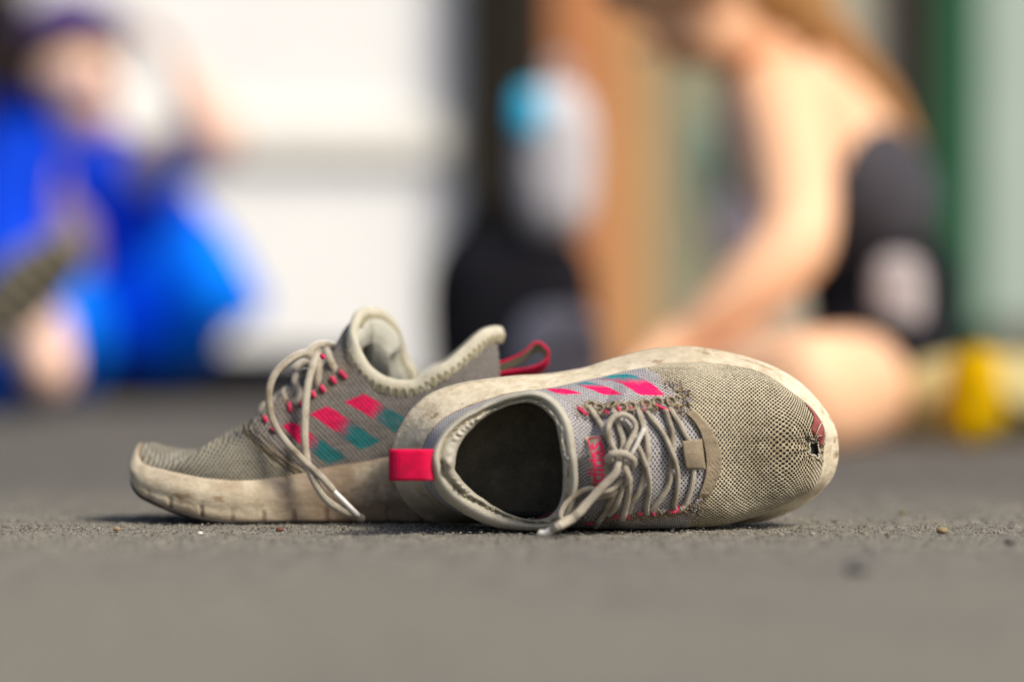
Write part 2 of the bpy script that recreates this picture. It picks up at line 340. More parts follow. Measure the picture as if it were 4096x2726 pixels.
def loft_rails(rails, k):                # closed rings -> smooth grid
    Rr = np.stack(rails, 1); n, m, _ = Rr.shape; out = []
    Q = np.concatenate([2*Rr[:, :1]-Rr[:, 1:2], Rr, 2*Rr[:, -1:]-Rr[:, -2:-1]], 1)
    for i in range(m-1):
        a, b, c, d = (Q[:, i+j][:, None] for j in range(4)); t = np.linspace(0, 1, k, endpoint=False)[None, :, None]
        out.append(.5*((2*b)+(-a+c)*t+(2*a-5*b+4*c-d)*t*t+(-a+3*b-3*c+d)*t**3))
    return np.concatenate(out+[Rr[:, -1:]], 1)
G = loft_rails(rails, 6)
s_ring = np.r_[0, np.cumsum(np.linalg.norm(np.diff(G[:, 20], axis=0), axis=1))]
s_ac = np.concatenate([np.zeros((NC, 1)), np.cumsum(np.linalg.norm(np.diff(G, axis=1), axis=2), axis=1)], 1)
uvG = np.stack([np.broadcast_to(s_ring[:, None], s_ac.shape), s_ac], -1).reshape(-1, 2)
ncut = 38
ff = gfaces(NC, G.shape[1], True, False); col = (ff[:, 0] % G.shape[1])
fast_mesh('collar_binding', G.reshape(-1, 3), ff[col < ncut], M['binding'], shoe, uvG)
fast_mesh('collar_padding', G.reshape(-1, 3), ff[col >= ncut], M['binding'], shoe, uvG)
# stitches along the collar seam
sP = G[:, 36]+EH*.0006; zz = []
for i in range(0, NC, 7):
    zz.append(sP[i]*.5+G[i, 40]*.5+EH*.0006 if (i//7) % 2 else G[i, 33]+EH*.0002)
zz = np.array(zz); zz = zz[[i for i in range(len(zz)) if not (th[(i*7) % NC] < .75 or th[(i*7) % NC] > 5.9)]]
tube('seam_stitching', catmull(zz, 900), .00035, M['thread'], shoe, ns=6)
# top line of the upper: ridge + collar outer edge
ridge = ptsR([(c2, 2010, 760, .0405), (c2, 1930, 770, .046), (c2, 1800, 780, .051), (c2, 1650, 800, .055), (c2, 1500, 830, .0585), (c2, 1380, 850, .0625), (c2, 1250, 870, .068), (c2, 1100, 885, .074), (c2, 900, 895, .081), (c2, 700, 900, .087), (c2, 500, 895, .0915), (c2, 380, 890, .0935)])
ring0 = mixr(r0, r1, .12, -.0092)                                     # starts at theta=0 (throat middle), goes via the top to the heel and back
rgA = catmull(np.vstack([ridge, ring0[:1]]), 400)
topc = np.vstack([ring0[2:], ring0[:1]])
Tcl = np.vstack([rgA[:-1], ring0, rgA[::-1][:-1]])
sT = np.r_[0, np.cumsum(np.linalg.norm(np.diff(np.vstack([Tcl, Tcl[:1]]), axis=0), axis=1))]; LT = sT[-1]
Tu = np.stack([np.interp(np.linspace(0, LT, 6000, endpoint=False), sT, np.r_[Tcl[:, j], Tcl[0, j]]) for j in range(3)], 1)
ft_th = sT[399]/LT                                    # throat reached (top side)
iheel = 399+int(NC*.5); ft_h = sT[iheel]/LT; ft_an = sT[399+int(NC*.27)]/LT; ft_an2 = sT[399+int(NC*.73)]/LT
def fracx(side, X):                                   # fraction of base ring where local x = X on a side
    x = Bd[:, 0]
    idx = np.arange(0, FB//2) if side == 0 else np.arange(FB//2, FB); return idx[np.argmin(np.abs(x[idx]-X))]/FB
xa = ring0[int(NC*.27), 0]; xt = ring0[0, 0]
NTu, NUu = 1500, 209
qk = np.array([0, .30, .36, .5, .64, .70, 1.0])
kb = np.array([0, fracx(0, xt+.022), fracx(0, xa+.004), .5, fracx(1, xa+.004), fracx(1, xt+.022), 1.0])
kt = np.array([0, ft_th, ft_an, ft_h, ft_an2, 1-ft_th, 1.0])
B, T = arc_map(Bd, Tu, (qk, kb), (qk, kt), NTu)
cw = sstep(.28, .38, np.linspace(0, 1, NTu))*(1-sstep(.62, .72, np.linspace(0, 1, NTu)))     # 0 on the ridge, 1 on the collar
def handles(B, T, EHv, cw, kb_=.55, kt_=.55, lean=.15, outb=.10):
    d = B-T; hgt = -(d@EHv); flat_ = d+hgt[:, None]*EHv
    out = unit(flat_)
    hB = EHv*(hgt*kb_)[:, None]+out*(outb*hgt*(1-cw))[:, None]
    L = np.linalg.norm(flat_, axis=1)
    dx = np.gradient(T[:, 0]); dh_ = np.gradient(T@EHv); sl_ = np.where(np.abs(dx) > 1e-6, dh_/np.where(np.abs(dx) > 1e-6, dx, 1), 0); sl_ = np.clip(sl_, -1, 1)
    hT0 = flat_*kt_; tq = np.linspace(0, 1, len(T)); wsl = (1-sstep(.24, .29, tq))+sstep(.71, .76, tq); hT0 = hT0+EHv*(hT0[:, 0]*sl_*wsl)[:, None]; hT1 = -EHv*(hgt*.4)[:, None]+out*(hgt*lean)[:, None]
    return hB, hT0*(1-cw)[:, None]+hT1*cw[:, None]
hB, hT = handles(B, T, EH, cw, lean=.04)
U = ring_surface(B, T, hB, hT, NUu)
Nn = gnormals(U); 
if (Nn[100, 100]@EH) < 0: Nn = -Nn
tr_ = unit(np.roll(U[:, -1], -2, 0)-np.roll(U[:, -1], 2, 0)); tr_ = np.where(tr_[:, :1] < 0, -tr_, tr_); nr_ = unit(np.cross(EW, tr_)); nr_ = np.where((nr_@EH)[:, None] < 0, -nr_, nr_)
bl_ = sstep(.90, 1, np.linspace(0, 1, NUu))[None, :, None]*(1-cw)[:, None, None]; Nn = unit(Nn*(1-bl_)+nr_[:, None]*bl_)
ux, uw, uh = locR(U)
dd = np.linalg.norm(np.diff(np.stack([uw, uh], -1), axis=1), axis=2); arc = np.concatenate([np.cumsum(dd[:, ::-1], axis=1)[:, ::-1], np.zeros((NTu, 1))], 1)
rw = np.interp(ux[:, -1], locR(ridge)[0][::-1], locR(ridge)[1][::-1])
sgn = np.where(np.arange(NTu) < NTu//2, 1, -1)[:, None]
hr = np.interp(ux, locR(ridge)[0][::-1], locR(ridge)[2][::-1]); rwx = np.interp(ux, locR(ridge)[0][::-1], locR(ridge)[1][::-1])
Vc = uw+np.tanh((uw-rwx)/.008)*(hr-uh)
PX, PY = proj(U)
bvR = None
def coarse_bvh(G, st=(4, 4)):
    g = G[::st[0], ::st[1]]; n, m = g.shape[:2]; return BVHTree.FromPolygons([tuple(p) for p in g.reshape(-1, 3)], gfaces(n, m, True, False).tolist())
toe_edge = [c2(*p) for p in [(640, 200), (820, 262), (900, 300), (965, 350), (1030, 430), (1075, 520), (1120, 600), (1200, 720), (1240, 850), (1250, 1000), (1230, 1120), (1210, 1200), (1200, 1300), (1150, 1370), (1120, 1420), (1100, 1500), (2500, 1500), (2500, 0), (640, 0)]]
tongue_poly = [c2(*p) for p in [(60, 600), (200, 575), (330, 635), (480, 610), (620, 590), (800, 575), (960, 590), (1110, 620), (1180, 700), (1240, 850), (1250, 1000), (1225, 1110), (1180, 1230), (1100, 1290), (900, 1300), (700, 1310), (560, 1330), (420, 1350), (330, 1330), (300, 1480), (-200, 1480), (-200, 600)]]
def S2(pts): return [c2(*p) for p in pts]
stripesR = [S2([(60, 400), (180, 402), (250, 415), (330, 448), (190, 450), (130, 432)]), S2([(280, 372), (360, 352), (440, 366), (540, 400), (642, 450), (560, 455), (488, 452), (430, 425), (360, 398)]), S2([(440, 335), (560, 300), (660, 292), (730, 305), (800, 338), (890, 398), (946, 456), (860, 458), (768, 455), (715, 425), (640, 370), (560, 345)])]
hole_poly = [c2(*p) for p in [(2030, 792), (2055, 802), (2074, 790), (2100, 800), (2096, 835), (2104, 865), (2096, 890), (2104, 918), (2080, 912), (2066, 888), (2048, 892), (2024, 876), (2036, 852), (2028, 828)]]
# relief: holes of the toe mesh, raised side panels beside the throat, crumpled eyestay
uxx = ux+(.0405-uh)*sstep(locR(ridge)[0][0]-.022, locR(ridge)[0][0]+.004, ux)
f = np.cos(2*np.pi*uxx/.0023)*np.cos(2*np.pi*Vc/.0029)
is_toe = inpoly(PX, PY, toe_edge); is_ton = inpoly(PX, PY, tongue_poly) & ~is_toe
def blurmask(mk, k=9):
    m = mk.astype(float); ker = np.ones(k)/k
    m = np.apply_along_axis(lambda r: np.convolve(r, ker, 'same'), 1, m)
    e = np.vstack([m[-k:], m, m[:k]]); c = np.cumsum(np.vstack([np.zeros((1, m.shape[1])), e]), 0); return ((c[k:]-c[:-k])/k)[k//2+1:k//2+1+m.shape[0]]
tonb = blurmask(is_ton, 7); toeb = blurmask(is_toe, 11)
eye_top = [c2(*p) for p in [(330, 560), (450, 570), (560, 560), (700, 545), (800, 540), (900, 525), (1000, 520), (1100, 560), (1130, 480), (1050, 400), (960, 350)]]
eye_bot = [c2(*p) for p in [(380, 1380), (560, 1360), (700, 1340), (850, 1330), (1000, 1310), (1150, 1280), (1220, 1220), (1180, 1350)]]
def dist_poly(px, py, pts):
    d = np.full(px.shape, 1e9)
    for (ax, ay), (bx, by) in zip(pts[:-1], pts[1:]):
        t = np.clip(((px-ax)*(bx-ax)+(py-ay)*(by-ay))/((bx-ax)**2+(by-ay)**2), 0, 1); d = np.minimum(d, np.hypot(px-ax-t*(bx-ax), py-ay-t*(by-ay)))
    return d
de = np.minimum(dist_poly(PX, PY, eye_top), dist_poly(PX, PY, eye_bot)); dirtR = np.exp(-(de/30)**2)
nsm = snoise(U, 160, 3); nsf = snoise(U, 900, 5, 2)
dhx, dhy = PX-c2(2060, 0)[0], PY-c2(0, 845)[1]; rh_ = np.hypot(dhx, dhy); crs = np.sin(np.arctan2(dhy, -dhx)*9+1)*np.exp(-(rh_/110)**2)*sstep(8, 40, rh_)*.0007+np.sin(PX/26+PY/60)*.00022*np.exp(-((PX-c2(1450, 0)[0])/130)**2)
disp = crs*toeb-.00040*sstep(.1, .8, f)*toeb*is_toe + .0012*(1-tonb)*(1-toeb)*np.exp(-(de/110)**2) + .0006*nsf*dirtR + .0005*nsm*toeb
disp *= sstep(0, .04, np.linspace(0, 1, NUu))[None]*(1-sstep(.62, .93, np.linspace(0, 1, NUu))[None]*np.maximum(cw, sstep(.215, .30, np.linspace(0, 1, NTu))*(1-sstep(.70, .785, np.linspace(0, 1, NTu))))[:, None])
U = U+Nn*disp[..., None]
U[..., 2] = np.maximum(U[..., 2], .0008)
uxx = ux+(.0405-uh)*sstep(locR(ridge)[0][0]-.022, locR(ridge)[0][0]+.004, ux)-(uh-.07)*sstep(-.085, -.115, ux)
wx_ = .0006*snoise(U, 45, 61, 2)
uvU = np.stack([uxx+wx_, Vc+.0005*snoise(U, 50, 62, 2)], -1).reshape(-1, 2); ffU = gfaces(NTu, NUu, True, False)
cx_ = PX.reshape(-1)[ffU].mean(1); cy_ = PY.reshape(-1)[ffU].mean(1)
ftoe = inpoly(cx_, cy_, toe_edge); fton = inpoly(cx_, cy_, tongue_poly) & ~ftoe; fh = inpoly(cx_, cy_, hole_poly)
fst = [inpoly(cx_, cy_, p) & ~ftoe for p in stripesR]; anyst = fst[0] | fst[1] | fst[2]
at = {'dirt': np.clip(dirtR, 0, 1).reshape(-1)}
Uf = U.reshape(-1, 3)
fast_mesh('toe_box', Uf, ffU[ftoe & ~fh], M['toe'], shoe, uvU, {'dirt': np.clip(np.maximum(dirtR*.7, .85*np.exp(-((PX-c2(1800, 0)[0])**2/190**2+(PY-c2(0, 830)[1])**2/150**2))), 0, 1).reshape(-1)})
fast_mesh('side_panel', Uf, ffU[~ftoe & ~fton & ~anyst], M['knit'], shoe, uvU, at)
fast_mesh('tongue', Uf, ffU[fton & ~anyst], M['tongue'], shoe, uvU, {'dirt': np.clip(dirtR*.5, 0, 1).reshape(-1)})
gy = [(c2(0, 450)[1], c2(0, 385)[1]), (c2(0, 455)[1], c2(0, 345)[1]), (c2(0, 455)[1], c2(0, 285)[1])]
for k, fs in enumerate(fst):
    g = (PY-gy[k][0])/(gy[k][1]-gy[k][0]); 
    if k == 0: g = g*.45
    fast_mesh('stripe', Uf, ffU[fs], M['stripe'], shoe, uvU, {'grad': g.reshape(-1)})
bvR = coarse_bvh(U)
def onR(px, py, off):
    hit = bvR.ray_cast(Vector(CAMP), Vector(ray(px, py)).normalized())
    if hit[0] is None: return None
    return np.array(hit[0]), np.array(hit[1])
# inner shell: lining, insole
rin = rails[-1]; ring_in_closed = rin
Tin = np.vstack([rgA[:-1]-EH*.005, np.roll(rin, 0, 0), (rgA[::-1]-EH*.005)[:-1]])
sI = np.r_[0, np.cumsum(np.linalg.norm(np.diff(np.vstack([Tin, Tin[:1]]), axis=0), axis=1))]
TuI = np.stack([np.interp(np.linspace(0, sI[-1], 3000, endpoint=False), sI, np.r_[Tin[:, j], Tin[0, j]]) for j in range(3)], 1)
cenB = Bd.mean(0); Bin = Bd+unit(cenB*[.55, 1, 1]+Bd*[.45, 0, 0]-Bd)*.0035; Bin = Bin+EH*.003
kt2 = np.array([0, sI[399]/sI[-1], sI[399+int(NC*.27)]/sI[-1], sI[iheel]/sI[-1], sI[399+int(NC*.73)]/sI[-1], 1-sI[399]/sI[-1], 1.0])
Bi, Ti = arc_map(Bin, TuI, (qk, kb), (qk, kt2), 500)
cwi = np.interp(np.linspace(0, 1, 500), np.linspace(0, 1, NTu), cw)
hBi, hTi = handles(Bi, Ti, EH, cwi, .5, .5, .05)
Gi = ring_surface(Bi, Ti, hBi, hTi, 50); Gi[..., 2] = np.maximum(Gi[..., 2], .0022)
Gi = Gi + gnormals(Gi)[...]*(.0009*snoise(Gi, 180, 9))[..., None]
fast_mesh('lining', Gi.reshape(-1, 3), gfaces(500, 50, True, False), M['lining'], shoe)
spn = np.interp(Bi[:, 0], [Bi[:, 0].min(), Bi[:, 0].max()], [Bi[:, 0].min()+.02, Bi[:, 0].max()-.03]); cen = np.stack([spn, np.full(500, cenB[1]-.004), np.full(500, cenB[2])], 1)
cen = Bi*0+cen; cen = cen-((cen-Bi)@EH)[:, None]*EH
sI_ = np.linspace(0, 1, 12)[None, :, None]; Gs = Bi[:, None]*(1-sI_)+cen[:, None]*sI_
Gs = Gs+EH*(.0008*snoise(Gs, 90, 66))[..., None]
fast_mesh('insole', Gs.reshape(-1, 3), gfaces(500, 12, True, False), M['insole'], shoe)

iA = int(np.argmin(np.abs(Gi[250:, 45, 0]-atR(c1(1170, 1300), .06)[0])))+250
tube('lining_seam', catmull(Gi[iA, 4:48:4]+unit(cenB-Gi[iA, 4:48:4])*.0006, 60), .0011, M['tag'], shoe, ns=8)
tube('lining_seam', catmull(Gi[iA+6, 4:48:4]+unit(cenB-Gi[iA+6, 4:48:4])*.0004, 60), .0005, M['thread'], shoe, ns=6)
tube('insole_edge', catmull((Bi+unit(cen-Bi)*.0025+EH*.0012)[::5], 500, True), .0014, M['seamdark'], shoe, ns=8, closed=True, cap=False)
# midsole
outR = ptsR([(c2, 2247, 850, .013), (c2, 2230, 720, .013), (c2, 2180, 600, .013), (c2, 2100, 490, .013), (c2, 1980, 370, .013), (c2, 1850, 280, .013), (c2, 1700, 210, .013), (c2, 1550, 160, .013), (c2, 1400, 122, .013), (c2, 1250, 95, .013), (c2, 1100, 84, .013),
  (c2, 950, 92, .013), (c2, 800, 112, .013), (c2, 650, 152, .013), (c2, 530, 186, .013), (c2, 380, 240, .014), (c2, 230, 272, .015), (c2, 100, 294, .016), (c1, 1230, 306, .016), (c1, 1100, 313, .016), (c1, 900, 332, .016), (c1, 700, 362, .016), (c1, 520, 412, .016), (c1, 400, 472, .016),
  (c1, 300, 562, .016), (c1, 240, 650, .016), (c1, 196, 745, .016), (c1, 168, 850, .016), (c1, 165, 970, .016), (c1, 185, 1080, .016), (c1, 220, 1170, .016), (c1, 270, 1250, .016), (c1, 340, 1320, .016), (c1, 430, 1378, .016), (c1, 540, 1402, .016), (c1, 700, 1406, .016), (c1, 1000, 1406, .016), (c1, 1300, 1406, .016),
  (c2, 300, 1406, .015), (c2, 600, 1407, .014), (c2, 900, 1408, .013), (c2, 1200, 1408, .013), (c2, 1400, 1407, .013), (c2, 1600, 1396, .013), (c2, 1750, 1368, .013), (c2, 1900, 1310, .013), (c2, 2050, 1222, .013), (c2, 2150, 1130, .013), (c2, 2208, 1050, .013), (c2, 2240, 950, .013)])
NM = 1200
Bm = halves(featherR, iH, NM); Om = halves(outR, 28, NM)
def lerp(a, b, f): return a*(1-f)+b*f
inw = unit(Bm-Om); inw = inw-(inw@EH)[:, None]*EH; inw = unit(inw)
sm_ = Om-((Om-P0R)@EH)[:, None]*EH
lipn = .0006*snoise(Bm, 120, 21)[:, None]
mr = [Bm+inw*.005-EH*.004, Bm+inw*.0004+EH*(.0010+lipn), lerp(Bm, Om, .18)+EH*.0016, lerp(Bm, Om, .5)+EH*.0008, lerp(Bm, Om, .82)+EH*.0004, Om+EH*.001, Om-EH*.005+inw*.0003, sm_+EH*.002+inw*.0015, sm_+inw*.005, sm_+inw*.02]
Gm = loft_rails(mr, 8); nm = gnormals(Gm)
Gm = Gm+nm*((.00035*snoise(Gm, 90, 31, 3))*np.r_[np.zeros(10), np.ones(Gm.shape[1]-10)][None])[..., None]
Gm[..., 2] = np.maximum(Gm[..., 2], .0004)
dm = np.clip(.75*np.exp(-((Gm[..., 2])/.03)**2)*(Gm[..., 0] < .05)+.35*sstep(.08, .10, Gm[..., 2])*(Gm[..., 0] > 0), 0, 1)  # shade painted towards the ground at the heel, stains along the top
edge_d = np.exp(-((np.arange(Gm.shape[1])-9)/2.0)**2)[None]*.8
fast_mesh('midsole', Gm.reshape(-1, 3), gfaces(NM, Gm.shape[1], True, False), M['foam'], shoe, None, {'dirt': np.maximum(dm, edge_d).reshape(-1)})
spn = np.interp(sm_[:, 0], [sm_[:, 0].min(), sm_[:, 0].max()], [sm_[:, 0].min()+.03, sm_[:, 0].max()-.04]); zc = sm_[:, 2].mean(); cen = np.stack([spn, np.full(NM, sm_[:, 1].mean()), np.full(NM, zc)], 1); cen = cen-((cen-P0R)@EH)[:, None]*EH
tt = np.linspace(0, 1, 10)[None, :, None]; Go = (sm_+inw*.004)[:, None]*(1-tt)+cen[:, None]*tt-EH*.0012
fast_mesh('outsole', Go.reshape(-1, 3), gfaces(NM, 10, True, False), M['rubber'], shoe)

# --- things laid on the upper
def path_on(pts, f, offs, n=80, sm=9, kind='R'):
    p = np.array([f(x, y) for x, y in pts]); offs = np.broadcast_to(np.asarray(offs, float), (len(pts),))
    q = catmull(np.c_[p, offs*1e4], n); out = []
    last = None
    for x, y, o in q:
        h = onR(x, y, 0) if kind == 'R' else onL(x, y)
        if h is not None: last = -(h[0]-CAMP)@unit(ray(x, y)) ; dep = np.linalg.norm(h[0]-CAMP)
        elif last is None: dep = DC-.04
        out.append((x, y, dep, o/1e4))
    out = np.array(out); k = np.ones(sm)/sm; d = np.convolve(np.r_[np.full(sm, out[0, 2]), out[:, 2], np.full(sm, out[-1, 2])], k, 'same')[sm:-sm]
    d = np.minimum(d, out[:, 2]+.0005)
    r_ = unit(ray(out[:, 0], out[:, 1])); return CAMP+r_*(d-out[:, 3])[:, None]
LR = .00172
def lace(pts, offs, n=90, r=LR, name='lace', f=cA, flat=.84):
    P = path_on(pts, f, offs, n); P[:, 2] = np.maximum(P[:, 2], r+.0003)
    return tube(name, P, r, M['lace'], shoe, ns=14, flat=flat)
o1 = .0016
lace([(540, 175), (600, 265), (650, 340), (690, 405), (725, 480), (765, 560), (800, 625), (815, 680)], [-.001, o1, o1, o1, .002, .003, .004, .005])
lace([(800, 195), (828, 300), (858, 400), (888, 500), (898, 560), (885, 640)], [-.001, o1, o1, o1, .003, .004])
lace([(880, 330), (925, 365), (965, 430), (1010, 515), (1065, 620), (1110, 730), (1150, 850), (1168, 960), (1164, 1080), (1142, 1200), (1145, 1290)], [o1, o1, o1, .002, .004, .0045, .0045, .0035, .002, o1, -.0005])
lace([(1045, 175), (1070, 260), (1105, 380), (1145, 500), (1156, 620), (1150, 720), (1120, 830), (1100, 950), (1052, 1080), (985, 1180), (955, 1280)], [-.001, o1, .002, .003, .004, .003, o1, o1, o1, o1, -.0005])
lace([(1125, 205), (1200, 300), (1280, 400), (1350, 520), (1402, 640), (1445, 760), (1465, 880), (1462, 1000), (1445, 1110), (1428, 1190), (1440, 1240)], [-.001, o1, o1, .002, .0045, .0045, .003, .002, o1, o1, -.0005])
lace([(1335, 210), (1375, 330), (1405, 430), (1414, 560), (1405, 680), (1388, 800), (1384, 920), (1345, 1040), (1280, 1140), (1215, 1230), (1190, 1270)], [o1, o1, o1, .0016, .0016, .0012, o1, o1, o1, o1, -.0005])
lace([(1365, 150), (1430, 260), (1490, 360), (1540, 450), (1580, 530), (1612, 650), (1630, 760), (1632, 860), (1622, 960), (1590, 1080), (1550, 1180), (1505, 1240), (1480, 1250)], [-.001, o1, o1, o1, .001, .0008, .0008, .001, o1, o1, o1, o1, -.0005], 120)
lace([(965, 900), (955, 1000), (945, 1100), (930, 1200), (905, 1300), (885, 1350)], [.003, .003, o1, o1, o1, 0])
lace([(880, 960), (868, 1060), (835, 1160), (790, 1250), (745, 1300)], [.003, .002, o1, o1, 0])
lace([(815, 1040), (775, 1130), (735, 1220), (685, 1310), (635, 1380), (605, 1425)], [.004, .003, o1, o1, o1, .0015])
# bow: loops, knot, tails
lace([(855, 700), (800, 620), (755, 520), (738, 420), (755, 330), (815, 272), (890, 255), (965, 282), (1015, 345), (1018, 425), (980, 510), (935, 600), (895, 700)], [.005, .0065, .006, .0055, .0055, .006, .007, .0075, .007, .0065, .007, .0075, .006], 150, .00185)
lace([(860, 760), (745, 735), (742, 700), (790, 664), (865, 655), (945, 680), (1000, 725), (1002, 780), (965, 805)], [.004, .006, .0085, .011, .0115, .011, .0095, .007, .004], 110, .0019, 'lace_knot')
lace([(915, 745), (925, 830), (945, 905), (940, 960), (905, 965)], [.006, .0085, .008, .006, .004], 60, .0019, 'lace_knot')
lace([(895, 915), (835, 985), (760, 1045), (690, 1062), (615, 1040), (540, 1025), (450, 1060), (350, 1130), (275, 1215), (240, 1300), (262, 1350), (320, 1330), (400, 1240), (520, 1150), (640, 1110), (760, 1095), (800, 1060)],
     [.005, .005, .0055, .006, .006, .006, .007, .008, .009, .010, .010, .009, .007, .005, .004, .004, .004], 190, .00165)
def free(pts, Y, r, name, n=100, f=cA, mat='lace', par=None, flat=1.0, up=None):
    q = catmull(np.c_[np.array([f(x, y) for x, y in pts]), np.asarray(Y)*1e3], n); P = pY(q[:, 0], q[:, 1], q[:, 2]/1e3)
    rr = np.broadcast_to(r, (n,)) if np.ndim(r) == 0 else np.interp(np.linspace(0, 1, n), np.linspace(0, 1, len(r)), r)
    P[:, 2] = np.maximum(P[:, 2], rr*flat+.0004)
    return tube(name, P, rr, M[mat], par or shoe, ns=16, flat=flat, up=up)
yk = onR(*cA(850, 780), 0)[0][1]
free([(850, 700), (842, 780), (815, 860), (750, 935), (670, 1015), (590, 1100), (510, 1190), (430, 1280), (340, 1352), (240, 1405), (150, 1462)], [yk-.006, yk-.010, yk-.011, yk-.011, yk-.011, yk-.011, yk-.011, yk-.012, yk-.013, -.080, -.078], [.0019, .0019, .0021, .0022, .0022, .0022, .0023, .0023, .0025, .0023, .0018], 'lace_tail', 140)
free([(160, 1456), (90, 1492), (25, 1528)], [-.0775, -.076, -.0745], [.0019, .0018, .0018], 'aglet', 20, mat='aglet')
ya = onR(*cA(1040, 540), 0)[0][1]
free([(985, 655), (1045, 540), (1112, 400)], [ya-.006, ya-.0065, ya-.0065], [.0013, .0013, .0012], 'aglet', 20, mat='aglet')
# pink cord loops that hold the lace
for pts in ([(425, 180), (470, 220), (520, 255)], [(705, 215), (750, 250)], [(832, 160), (845, 190), (856, 235)], [(955, 175), (1005, 215)], [(1118, 150), (1110, 215)],
            [(1235, 150), (1300, 185), (1365, 212)], [(1370, 1268), (1430, 1270), (1475, 1245), (1490, 1205)], [(1180, 1245), (1200, 1275), (1222, 1300)], [(800, 1330), (850, 1305)], [(520, 1392), (600, 1372)], [(930, 1300), (955, 1335)], [(1050, 1275), (1090, 1295)]):
    P = path_on(pts, cA, [.0002]+[.0012]*(len(pts)-2)+[.0004], 24); P[:, 2] = np.maximum(P[:, 2], .0012); tube('cord_loop', P, .00105, M['pinkcord'], shoe, ns=10)
# embroidered eyelet rings
def on_pt(xy, off): h = onR(*xy, 0); return h[0]+np.array(h[1])*off*(1 if np.dot(h[1], EH) > 0 else -1), np.array(h[1])*(1 if np.dot(h[1], EH) > 0 else -1)
for ex, ey in [(640, 195), (780, 165), (880, 185), (975, 175), (1130, 150), (1250, 130), (1390, 120), (555, 165)]:
    p, n = on_pt(cA(ex, ey), .0006); a = unit(np.cross(n, A(0, 0, 1))); b = np.cross(n, a); t_ = np.linspace(0, 2*np.pi, 28, endpoint=False)[:, None]
    tube('eyelet_ring', p+(a*np.cos(t_)+b*np.sin(t_))*.0026, .0008, M['suede'], shoe, ns=8, closed=True, cap=False)
# crumbs of pilled yarn around the eyelets
def pill_mesh(name, pts, rad, mat, parent):
    ico = bmesh.new(); bmesh.ops.create_icosphere(ico, subdivisions=1, radius=1); vs = np.array([v.co for v in ico.verts]); fs = np.array([[v.index for v in f_.verts] for f_ in ico.faces]); ico.free()
    V = []; Fq = []
    for i, (p, r_) in enumerate(zip(pts, rad)):
        V.append(p+vs*r_*rng.uniform(.6, 1.3, 3)); Fq.append(fs+i*len(vs))
    o = fast_mesh(name, np.vstack(V), np.vstack(Fq), mat, parent); o['kind'] = 'stuff'; return o
for nm_, mt, cnt in (('pilled_yarn', M['pillgrey'], 200), ('pilled_yarn', M['pillbrown'], 240)):
    pts, rad = [], []
    while len(pts) < cnt:
        pl = eye_top if rng.random() < .6 else eye_bot
        k = rng.integers(0, len(pl)-1); t_ = rng.random(); x = pl[k][0]*(1-t_)+pl[k+1][0]*t_+rng.normal(0, 13); y = pl[k][1]*(1-t_)+pl[k+1][1]*t_+rng.normal(0, 13)
        if inpoly(np.array(x), np.array(y), tongue_poly): continue
        h = onR(x, y, 0)
        if h is None: continue
        pts.append(h[0]+EH*.0014); rad.append(rng.uniform(.0003, .0008))
    pill_mesh(nm_, pts, rad, mt, shoe)
# patches lofted between two edge curves and lying on the upper
def patch(name, ca, cb, f, th_, mat, n=60, m=14, off=.0003, bulge=0.0, solid=True, kind='R', parent=None):
    a = catmull(np.array([f(*p) for p in ca]), n); b = catmull(np.array([f(*p) for p in cb]), n)
    s = np.linspace(0, 1, m); G_ = np.zeros((n, m, 3)); 
    for i in range(n):
        for j, v in enumerate(s):
            x, y = a[i]*(1-v)+b[i]*v; h = (onR(x, y, 0) if kind == 'R' else onL(x, y))
            e = min(v, 1-v, i/(n-1)*.8, (1-i/(n-1))*.8); prof = min(1, (e/.06))**.5
            if h is None: G_[i, j] = G_[i, j-1] if j else G_[i-1, j]; continue
            G_[i, j] = h[0]-unit(ray(x, y))*(off+th_*prof+bulge*math.sin(math.pi*v)*math.sin(math.pi*min(1, max(0, i/(n-1)))))
    uv = np.stack(np.meshgrid(np.arange(n)*.0005, np.arange(m)*.0005, indexing='ij'), -1).reshape(-1, 2)
    return fast_mesh(name, G_.reshape(-1, 3), gfaces(n, m), mat, parent or shoe, uv), G_
patch('toe_overlay', [(1120, 566), (1160, 556), (1215, 605), (1275, 670), (1320, 745), (1355, 820), (1374, 900), (1374, 980), (1355, 1055), (1322, 1130), (1290, 1190), (1228, 1228)],
      [(1112, 580), (1140, 612), (1180, 660), (1210, 715), (1232, 790), (1247, 870), (1255, 950), (1253, 1020), (1240, 1090), (1220, 1150), (1205, 1190), (1200, 1215)], c2, .0020, M['suede'], 110, 26)
patch('lace_keeper', [(1078, 790), (1082, 850), (1092, 920), (1110, 1000)], [(1228, 772), (1238, 850), (1246, 920), (1258, 1002)], c2, .0012, M['suede'], 60, 20, .0028, .0014)
_, Gt = patch('name_tag', [(482, 490), (520, 600), (545, 740), (556, 870), (552, 992)], [(652, 462), (700, 580), (728, 700), (742, 830), (735, 985)], cA, .0006, M['tag'], 60, 20)
def onpath(pts, f, off, r_, mat, name, n=40, ns=6, kind='R', parent=None):
    P = path_on(pts, f, off, n, 3, kind); return tube(name, P, r_, mat, parent or shoe, ns=ns)
onpath([(592, 985), (592, 850), (583, 740), (560, 620), (528, 512), (590, 497), (640, 490), (672, 560), (698, 640), (712, 720)], cA, .0011, .00030, M['pink'], 'tag_border', 120)
onpath([(500, 500), (535, 600), (560, 740), (572, 870), (570, 985)], cA, .0010, .00016, M['thread'], 'tag_stitching', 60)
